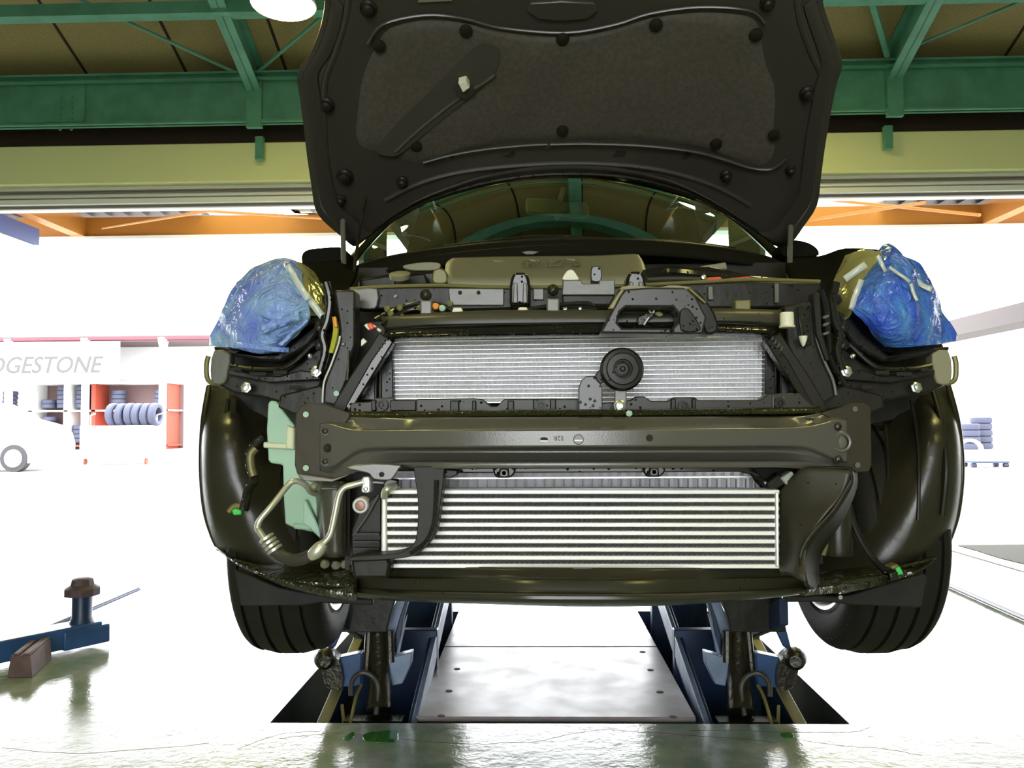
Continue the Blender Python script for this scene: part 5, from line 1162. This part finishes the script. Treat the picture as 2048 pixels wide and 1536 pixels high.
# brackets under the lamps
def under(side):
    f = (lambda q_: q_) if side == 0 else (lambda q_: mx(q_, 1162.5))
    br_ = sl('lamp_bracket', 'steel_dark', f([(430, 722), (470, 728), (520, 740), (570, 742), (600, 725), (640, 690), (662, 660), (668, 700), (655, 745), (640, 775), (600, 800), (560, 806), (520, 795), (470, 788), (428, 768)]), 1.70, .04, None, 0, bevel=.006)
    sl('bracket_flange', 'lamp_house', f([(455, 738), (520, 750), (560, 752), (600, 740), (640, 745), (640, 760), (600, 762), (540, 766), (455, 750)]), 1.675, .03, br_, 0, bevel=.003)
    MB().tube([P(x, y, 1.672) for x, y in f([(462, 730), (500, 737), (560, 737), (590, 722), (625, 690), (655, 672)])], .005, 8, sm=4).build('bracket_rib', M['plastic_wet'], br_)
    sl('lamp_corner_bracket', 'cover' if side else 'steel_grey', f([(428, 700), (460, 708), (456, 742), (450, 766), (426, 768), (420, 740)]), 1.69, .03, br_, 2, bevel=.003)
    MB().tube([P(x, y, 1.70) for x, y in f([(417, 712), (413, 730), (416, 760), (436, 766), (452, 758)])], .0055, 8, sm=4).build('corner_hook', M['brass'], br_)
    for x, y, r_ in ((492, 775, .0095), (632, 743, .010), (620, 712, .0045)):
        q_ = f([(x, y)])[0]
        MB().lathe(P(q_[0], q_[1], 1.672), (0, -1, .1), [(r_ * 1.25, 0), (r_ * 1.2, .002), (r_ * .8, .003), (r_ * .75, .008), (.001, .009)], 6).build('bracket_bolt', M['bolt'], br_)
    for x, y, w_ in ((516, 748, 16), (560, 745, 14), (475, 738, 8), (590, 775, 12)):
        sl('bracket_slot', 'dark_hole', f([(x - w_, y - 4), (x + w_, y - 4), (x + w_, y + 4), (x - w_, y + 4)]), 1.668, .004, br_, 0, bevel=.001)
    sl('bracket_web', 'steel_dark', f([(560, 790), (640, 770), (700, 806), (690, 824), (620, 812), (590, 830), (555, 815)]), 1.66, .03, br_, 0, bevel=.004)
    tb('wiring', 'plastic_wet', f([(655, 560)]) [:0] or [(q_[0], q_[1], 1.64) for q_ in f([(652, 565), (660, 600), (655, 640), (645, 670), (650, 700), (640, 740)])], .008)
    for k, (x, y) in enumerate(((640, 655), (648, 672), (640, 690), (652, 640), (655, 600))):
        q_ = f([(x, y)])[0]
        MB().lathe(P(q_[0], q_[1], 1.66), (.2, -1, .2), [(.012, 0), (.011, .008), (.005, .012), (.001, .012)], 12).build('wiring_plug', M['plastic_wet'] if k % 2 else M['lamp_house'], br_)
under(0); under(1)

# ---- washer tank
wb = MB().slab([(536, 806), (541, 801), (552, 802), (566, 822), (588, 850), (592, 880), (592, 930), (600, 958), (630, 964), (632, 990), (640, 1040), (643, 1080), (625, 1064), (612, 1062), (588, 1056), (570, 1048), (567, 1000), (565, 930), (540, 926), (536, 920), (533, 860)], 1.70, .08).build('washer_tank', M['bottle'], car, bevel=.008, seg=3)
sl('tank_band', mat('pale_tank_plastic', (.62, .66, .45), .4), [(526, 884), (590, 888), (590, 900), (526, 896)], 1.69, .02, wb, bevel=.003)
sl('tank_rib', mat('pale_tank_plastic_b', (.62, .66, .45), .4), [(572, 850), (588, 856), (588, 900), (570, 898)], 1.685, .02, wb, bevel=.004)
sl('tank_rib', M['bottle'], [(606, 1000), (612, 1000), (640, 1060), (642, 1078), (618, 1055), (606, 1048)], 1.68, .02, wb, bevel=.003)
sl('tank_foot', 'bottle', [(584, 1046), (622, 1050), (622, 1062), (586, 1058)], 1.695, .03, wb, bevel=.004)
sl('tank_window', 'bottle', [(592, 806), (604, 786), (640, 782), (640, 802), (600, 806)], 1.76, .02, wb)
# ---- wires with green plugs
tb('wiring', 'plastic_wet', [(528, 872, 1.72), (505, 895, 1.72), (500, 930, 1.72), (508, 960, 1.72), (498, 975, 1.73), (492, 1000, 1.74), (487, 1020, 1.74)], .010)
tb('wiring_sleeve', 'brass', [(512, 897, 1.715), (502, 910, 1.712), (503, 935, 1.712), (508, 952, 1.712)], .008)
sl('green_plug', 'green_p', [(462, 1020), (470, 1017), (483, 1020), (482, 1030), (466, 1031)], 1.74, .02, bevel=.003)
tb('plug_shell', 'brass', [(458, 1024, 1.745), (470, 1012, 1.745), (484, 1014, 1.745), (497, 1018, 1.745)], .006)
tb('wiring', 'plastic_dry', [(1698, 1010, 1.75), (1712, 1060, 1.74), (1740, 1110, 1.73), (1775, 1148, 1.70), (1785, 1158, 1.69)], .007)
sl('green_plug', 'green_p', [(1790, 1135), (1800, 1132), (1808, 1148), (1798, 1152)], 1.66, .02, bevel=.003)
sl('plug_shell', 'brass', [(1780, 1134), (1796, 1128), (1800, 1134), (1786, 1140)], 1.655, .03, bevel=.003)
sl('plug_base', 'plastic_wet', [(1778, 1146), (1796, 1142), (1800, 1160), (1782, 1164)], 1.66, .03, bevel=.003)
# right hand tubes behind the duct: receiver bottle
MB().lathe(P(1675, 1110, 1.75), (0, 0, 1), [(.028, 0), (.030, .01), (.030, .20), (.02, .22)], 24).build('receiver_tank', M['liner'], car)
tb('wiring', 'brass', [(1655, 1040, 1.66), (1648, 1060, 1.66), (1651, 1085, 1.66), (1645, 1110, 1.66)], .006)
for y in (1042, 1055, 1070, 1085): disc('harness_clip', 'yellow_w', 1650, y, 1.655, [(.006, 0), (.004, .005)], n=10)
# small parts under the left rail
for x, y in ((650, 1128), (672, 1130), (690, 1128), (700, 1140)):
    disc('tray_screw', 'cover', x, y, 1.70, [(.010, 0), (.008, .006), (.003, .01)], n=14, ax=(0, -1, .6))
# ================================================================ blue film taped over both headlamps
fm = bpy.data.materials.new('blue_plastic_film'); fm.use_nodes = True
N = fm.node_tree.nodes; L = fm.node_tree.links; pb = N['Principled BSDF']
def film_mat(name, c1, c2, c3):
    m = bpy.data.materials.new(name); m.use_nodes = True
    N = m.node_tree.nodes; L = m.node_tree.links; b = N['Principled BSDF']
    tc = N.new('ShaderNodeTexCoord'); n = N.new('ShaderNodeTexNoise'); n.inputs['Scale'].default_value = 9; n.inputs['Detail'].default_value = 5; n.inputs['Distortion'].default_value = 1.2
    L.new(tc.outputs['Object'], n.inputs['Vector'])
    cr_ = N.new('ShaderNodeValToRGB'); e = cr_.color_ramp.elements
    e[0].position = .35; e[0].color = (*c1, 1); e[1].position = .62; e[1].color = (*c2, 1); k = e.new(.72); k.color = (*c3, 1)  # palest stop paints white highlights on the crumples
    L.new(n.outputs['Fac'], cr_.inputs['Fac']); L.new(cr_.outputs['Color'], b.inputs['Base Color'])
    b.inputs['Roughness'].default_value = .16; b.inputs['Specular IOR Level'].default_value = .8
    n2 = N.new('ShaderNodeTexNoise'); n2.inputs['Scale'].default_value = 28; n2.inputs['Detail'].default_value = 3; n2.inputs['Distortion'].default_value = 2.5
    L.new(tc.outputs['Object'], n2.inputs['Vector'])
    bp = N.new('ShaderNodeBump'); bp.inputs['Distance'].default_value = .012; L.new(n2.outputs['Fac'], bp.inputs['Height']); L.new(bp.outputs['Normal'], b.inputs['Normal'])
    tl = N.new('ShaderNodeBsdfTranslucent'); L.new(cr_.outputs['Color'], tl.inputs['Color']); ms = N.new('ShaderNodeMixShader'); ms.inputs[0].default_value = .3
    L.new(b.outputs[0], ms.inputs[1]); L.new(tl.outputs[0], ms.inputs[2]); L.new(ms.outputs[0], N['Material Output'].inputs[0])
    return m
bpy.data.materials.remove(fm)
FM = film_mat('blue_film', (0.06, 0.16, 0.85), (0.14, 0.42, 0.95), (0.65, 0.80, 0.90))
FM2 = film_mat('pale_blue_film', (0.24, 0.36, 0.98), (0.42, 0.68, 0.99), (0.82, 0.92, 0.88))
TM = mat('clear_tape', (0.55, 0.60, 0.55), .12, spec=.8, bump=.004, bscale=40)
fl_ = [[(556, 519, 1.80), (572, 517, 1.78), (588, 520, 1.76), (600, 526, 1.76)], [(505, 540, 1.78), (540, 532, 1.73), (580, 534, 1.71), (603, 545, 1.72)], [(468, 580, 1.76), (515, 570, 1.68), (570, 568, 1.66), (610, 575, 1.68)],
       [(448, 620, 1.76), (500, 612, 1.66), (565, 608, 1.63), (618, 610, 1.66)], [(436, 645, 1.76), (492, 640, 1.66), (560, 636, 1.63), (622, 634, 1.66)], [(427, 670, 1.76), (485, 668, 1.67), (550, 668, 1.64), (604, 664, 1.67)], [(421, 692, 1.77), (478, 698, 1.69), (520, 706, 1.67), (560, 705, 1.69)]]
L1 = crinkle(MB().sheet(grid(fl_, 14, 8)), .010, 14, 1).build('headlight_film', FM2, None, sharp=80, solid=.001)
finish(L1, 'pale blue plastic film taped over the left headlamp', 'plastic film', 'blue films over the headlamps')
fr_ = [[(1752, 505, 1.80), (1772, 489, 1.78), (1790, 500, 1.76), (1800, 512, 1.77)], [(1735, 530, 1.74), (1770, 515, 1.71), (1805, 518, 1.71), (1834, 530, 1.76)], [(1728, 560, 1.70), (1768, 548, 1.66), (1820, 548, 1.68), (1858, 566, 1.76)],
       [(1716, 590, 1.68), (1760, 582, 1.64), (1825, 580, 1.66), (1880, 600, 1.76)], [(1702, 618, 1.67), (1755, 615, 1.63), (1830, 615, 1.66), (1884, 622, 1.76)], [(1720, 645, 1.66), (1765, 648, 1.63), (1835, 650, 1.66), (1898, 650, 1.76)],
       [(1745, 672, 1.67), (1785, 675, 1.65), (1840, 680, 1.68), (1907, 676, 1.77)], [(1772, 692, 1.69), (1800, 696, 1.68), (1850, 694, 1.70), (1908, 686, 1.77)]]
L2 = crinkle(MB().sheet(grid(fr_, 14, 8)), .014, 12, 6).build('headlight_film', FM, None, sharp=80, solid=.001)
finish(L2, 'deep blue crumpled plastic film taped over the right headlamp', 'plastic film', 'blue films over the headlamps')
def tape(par, pts, w_, Y, m=TM):
    a, b_ = Vector((*pts[0], 0)), Vector((*pts[1], 0)); n_ = (b_ - a).normalized(); n_ = Vector((-n_.y, n_.x, 0)) * w_
    rows = [[P(*(a.lerp(b_, k / 10) + n_ * s).xy, Y) for k in range(11)] for s in (-1, 0, 1)]
    crinkle(MB().sheet(rows), .005, 26, w_).build('tape_strip', m, par, sharp=80, solid=.0008)
tape(L1, ((575, 530), (618, 600)), 6, 1.655); tape(L1, ((612, 590), (650, 640)), 7, 1.66); tape(L1, ((520, 660), (600, 630)), 10, 1.625, FM2); tape(L1, ((470, 690), (580, 700)), 5, 1.655, FM2)
tape(L1, ((560, 690), (615, 640)), 4, 1.64, FM2)
tape(L2, ((1752, 512), (1772, 545)), 4, 1.66); tape(L2, ((1778, 535), (1818, 565)), 3, 1.63); tape(L2, ((1690, 560), (1730, 530)), 7, 1.69); tape(L2, ((1700, 620), (1720, 560)), 6, 1.66); tape(L2, ((1820, 568), (1832, 602)), 3, 1.63); tape(L2, ((1830, 562), (1862, 580)), 5, 1.68)
# ================================================================ scissor lifts in the floor recesses
XM = 1115.0                             # mirror line of the two lifts in the picture
xm = P(XM, 1300, 3.0).x
class MM(MB):                           # mirrored copy of everything added
    pass
def mirror(mb):
    n = MB(); n.v = [Vector((2 * xm - v.x, v.y, v.z)) for v in mb.v]; n.f = [tuple(reversed(f)) for f in mb.f]; return n
def lift_parts():
    out = []
    def bar(xa, y0, z0, y1, z1, wd, h, name, m):
        mb = MB()
        mb.prism([Vector((xa, y0, z0)), Vector((xa + wd, y0, z0)), Vector((xa + wd, y0, z0 - h)), Vector((xa, y0, z0 - h))],
                 [Vector((xa, y1, z1)), Vector((xa + wd, y1, z1)), Vector((xa + wd, y1, z1 - h)), Vector((xa, y1, z1 - h))])
        out.append((mb, name, m, .004))
    # arms that rise away from the camera
    bar(-.735, 2.76, -.02, 4.15, .32, .035, .10, 'scissor_arm', M['blue_dark'])
    bar(-.738, 2.76, -.012, 4.15, .328, .041, .010, 'arm_edge', M['brass'])
    bar(-.435, 2.75, -.02, 4.15, .33, .030, .10, 'scissor_arm', M['blue_dark'])
    bar(-.422, 2.75, -.015, 4.15, .335, .020, .085, 'arm_edge', M['strut'])  # pale strip paints the inner arm's white-lit face
    # arms that rise towards the camera
    bar(-.69, 2.80, .40, 4.2, -.10, .03, .09, 'scissor_arm', M['blue_dark'])
    mb = MB(); mb.slab([(797, 1190), (815, 1190), (801, 1232), (790, 1270), (776, 1312), (768, 1300), (771, 1262), (781, 1228)], 3.02, .03); out.append((mb, 'lift_strut', M['strut'], .002))
    mb = MB(); mb.slab([(815, 1190), (819, 1192), (806, 1240), (797, 1306), (790, 1312), (790, 1270), (801, 1232)], 3.03, .05); out.append((mb, 'lift_strut', M['blue_dark'], .002))
    mb = MB(); mb.slab([(811, 1236), (814, 1230), (798, 1308), (793, 1308)], 3.01, .02); out.append((mb, 'strut_edge', M['strut'], 0))
    mb = MB(); mb.slab([(672, 1170), (800, 1170), (781, 1228), (772, 1265), (664, 1265), (672, 1225)], 2.93, .035); out.append((mb, 'cross_plate', M['steel_dark'], .003))
    mb = MB(); mb.slab([(663, 1264), (682, 1264), (668, 1296), (655, 1300)], 2.96, .03); out.append((mb, 'link_plate', M['blue'], .002))
    mb = MB(); mb.slab([(674, 1316), (722, 1306), (722, 1372), (664, 1376), (668, 1350)], 2.98, .05); out.append((mb, 'blue_bracket', M['blue'], .004))
    mb = MB(); mb.slab([(778, 1306), (790, 1313), (824, 1304), (822, 1330), (805, 1368), (784, 1372), (776, 1340)], 2.98, .05); out.append((mb, 'blue_bracket', M['strut'], .004))
    c = P(650, 1316, 2.93)
    mb = MB(); mb.lathe(c, (.25, -1, 0), [(.028, -.05), (.036, -.03), (.040, 0), (.034, .03), (.02, .045)], 14)
    mb.slab([(640, 1300), (676, 1320), (684, 1374), (654, 1376), (645, 1350)], 2.95, .06, 3); out.append((mb, 'pivot_joint', M['oily'], 0))
    mb = MB(); mb.tube([P(756, 1250, 3.02), P(760, 1330, 2.98), P(758, 1420, 2.9)], [.030, .034, .045], 18); out.append((mb, 'lift_cylinder', M['oily'], 0))
    mb = MB(); mb.tube([P(738, 1262, 3.0), P(733, 1340, 2.98)], .014, 10); mb.tube([P(779, 1262, 3.0), P(781, 1325, 2.98)], .016, 10); out.append((mb, 'cylinder_rod', M['oily'], 0))
    mb = MB(); mb.tube([P(702, 1392, 2.86), P(704, 1362, 2.88), P(722, 1346, 2.9), P(744, 1352, 2.9), P(756, 1376, 2.9), P(752, 1430, 2.86)], .009, 8, sm=6); out.append((mb, 'hydraulic_hose', M['rubber_hose'], 0))
    mb = MB(); mb.tube([P(688, 1450, 2.84), P(684, 1410, 2.9)], .006, 8); mb.tube([P(700, 1450, 2.82), P(712, 1395, 2.9), P(722, 1370, 2.95)], .006, 8, sm=4); out.append((mb, 'hydraulic_pipe', M['brass'], 0))
    # deck that carries the sill, foot plate and rollers in the recess
    mb = MB(); mb.box(-.66, -.34, 2.95, 4.3, .43, .455); out.append((mb, 'lift_deck', M['blue_dark'], .005))
    mb = MB(); mb.box(-.80, -.36, 2.78, 4.3, -.42, -.36); out.append((mb, 'base_frame', M['blue_dark'], .005))
    mb = MB(); mb.box(-.74, -.40, 3.35, 3.40, -.40, .16); out.append((mb, 'torsion_plate', M['blue_dark'], .005))
    mb = MB(); mb.box(-.69, -.42, 4.12, 4.19, -.40, .42); out.append((mb, 'rear_link', M['blue_dark'], .005))
    mb = MB(); mb.box(-.66, -.46, 2.84, 2.90, -.40, -.02); mb.tube([(-.75, 2.85, -.10), (-.39, 2.85, -.10)], .022, 12); out.append((mb, 'roller_shaft', M['oily'], 0))
    return out
for side, lab in ((0, 'blue scissor lift raised from the left floor recess under the car'), (1, 'blue scissor lift raised from the right floor recess under the car')):
    th = thing('scissor_lift', lab, 'scissor lift', ((-.57 if side == 0 else 2 * xm + .57), 3.5, -.42), 'scissor lifts under the car')
    for mb, name, m, bv in lift_parts():
        (mb if side == 0 else mirror(mb)).build(name, m, th, bevel=bv)
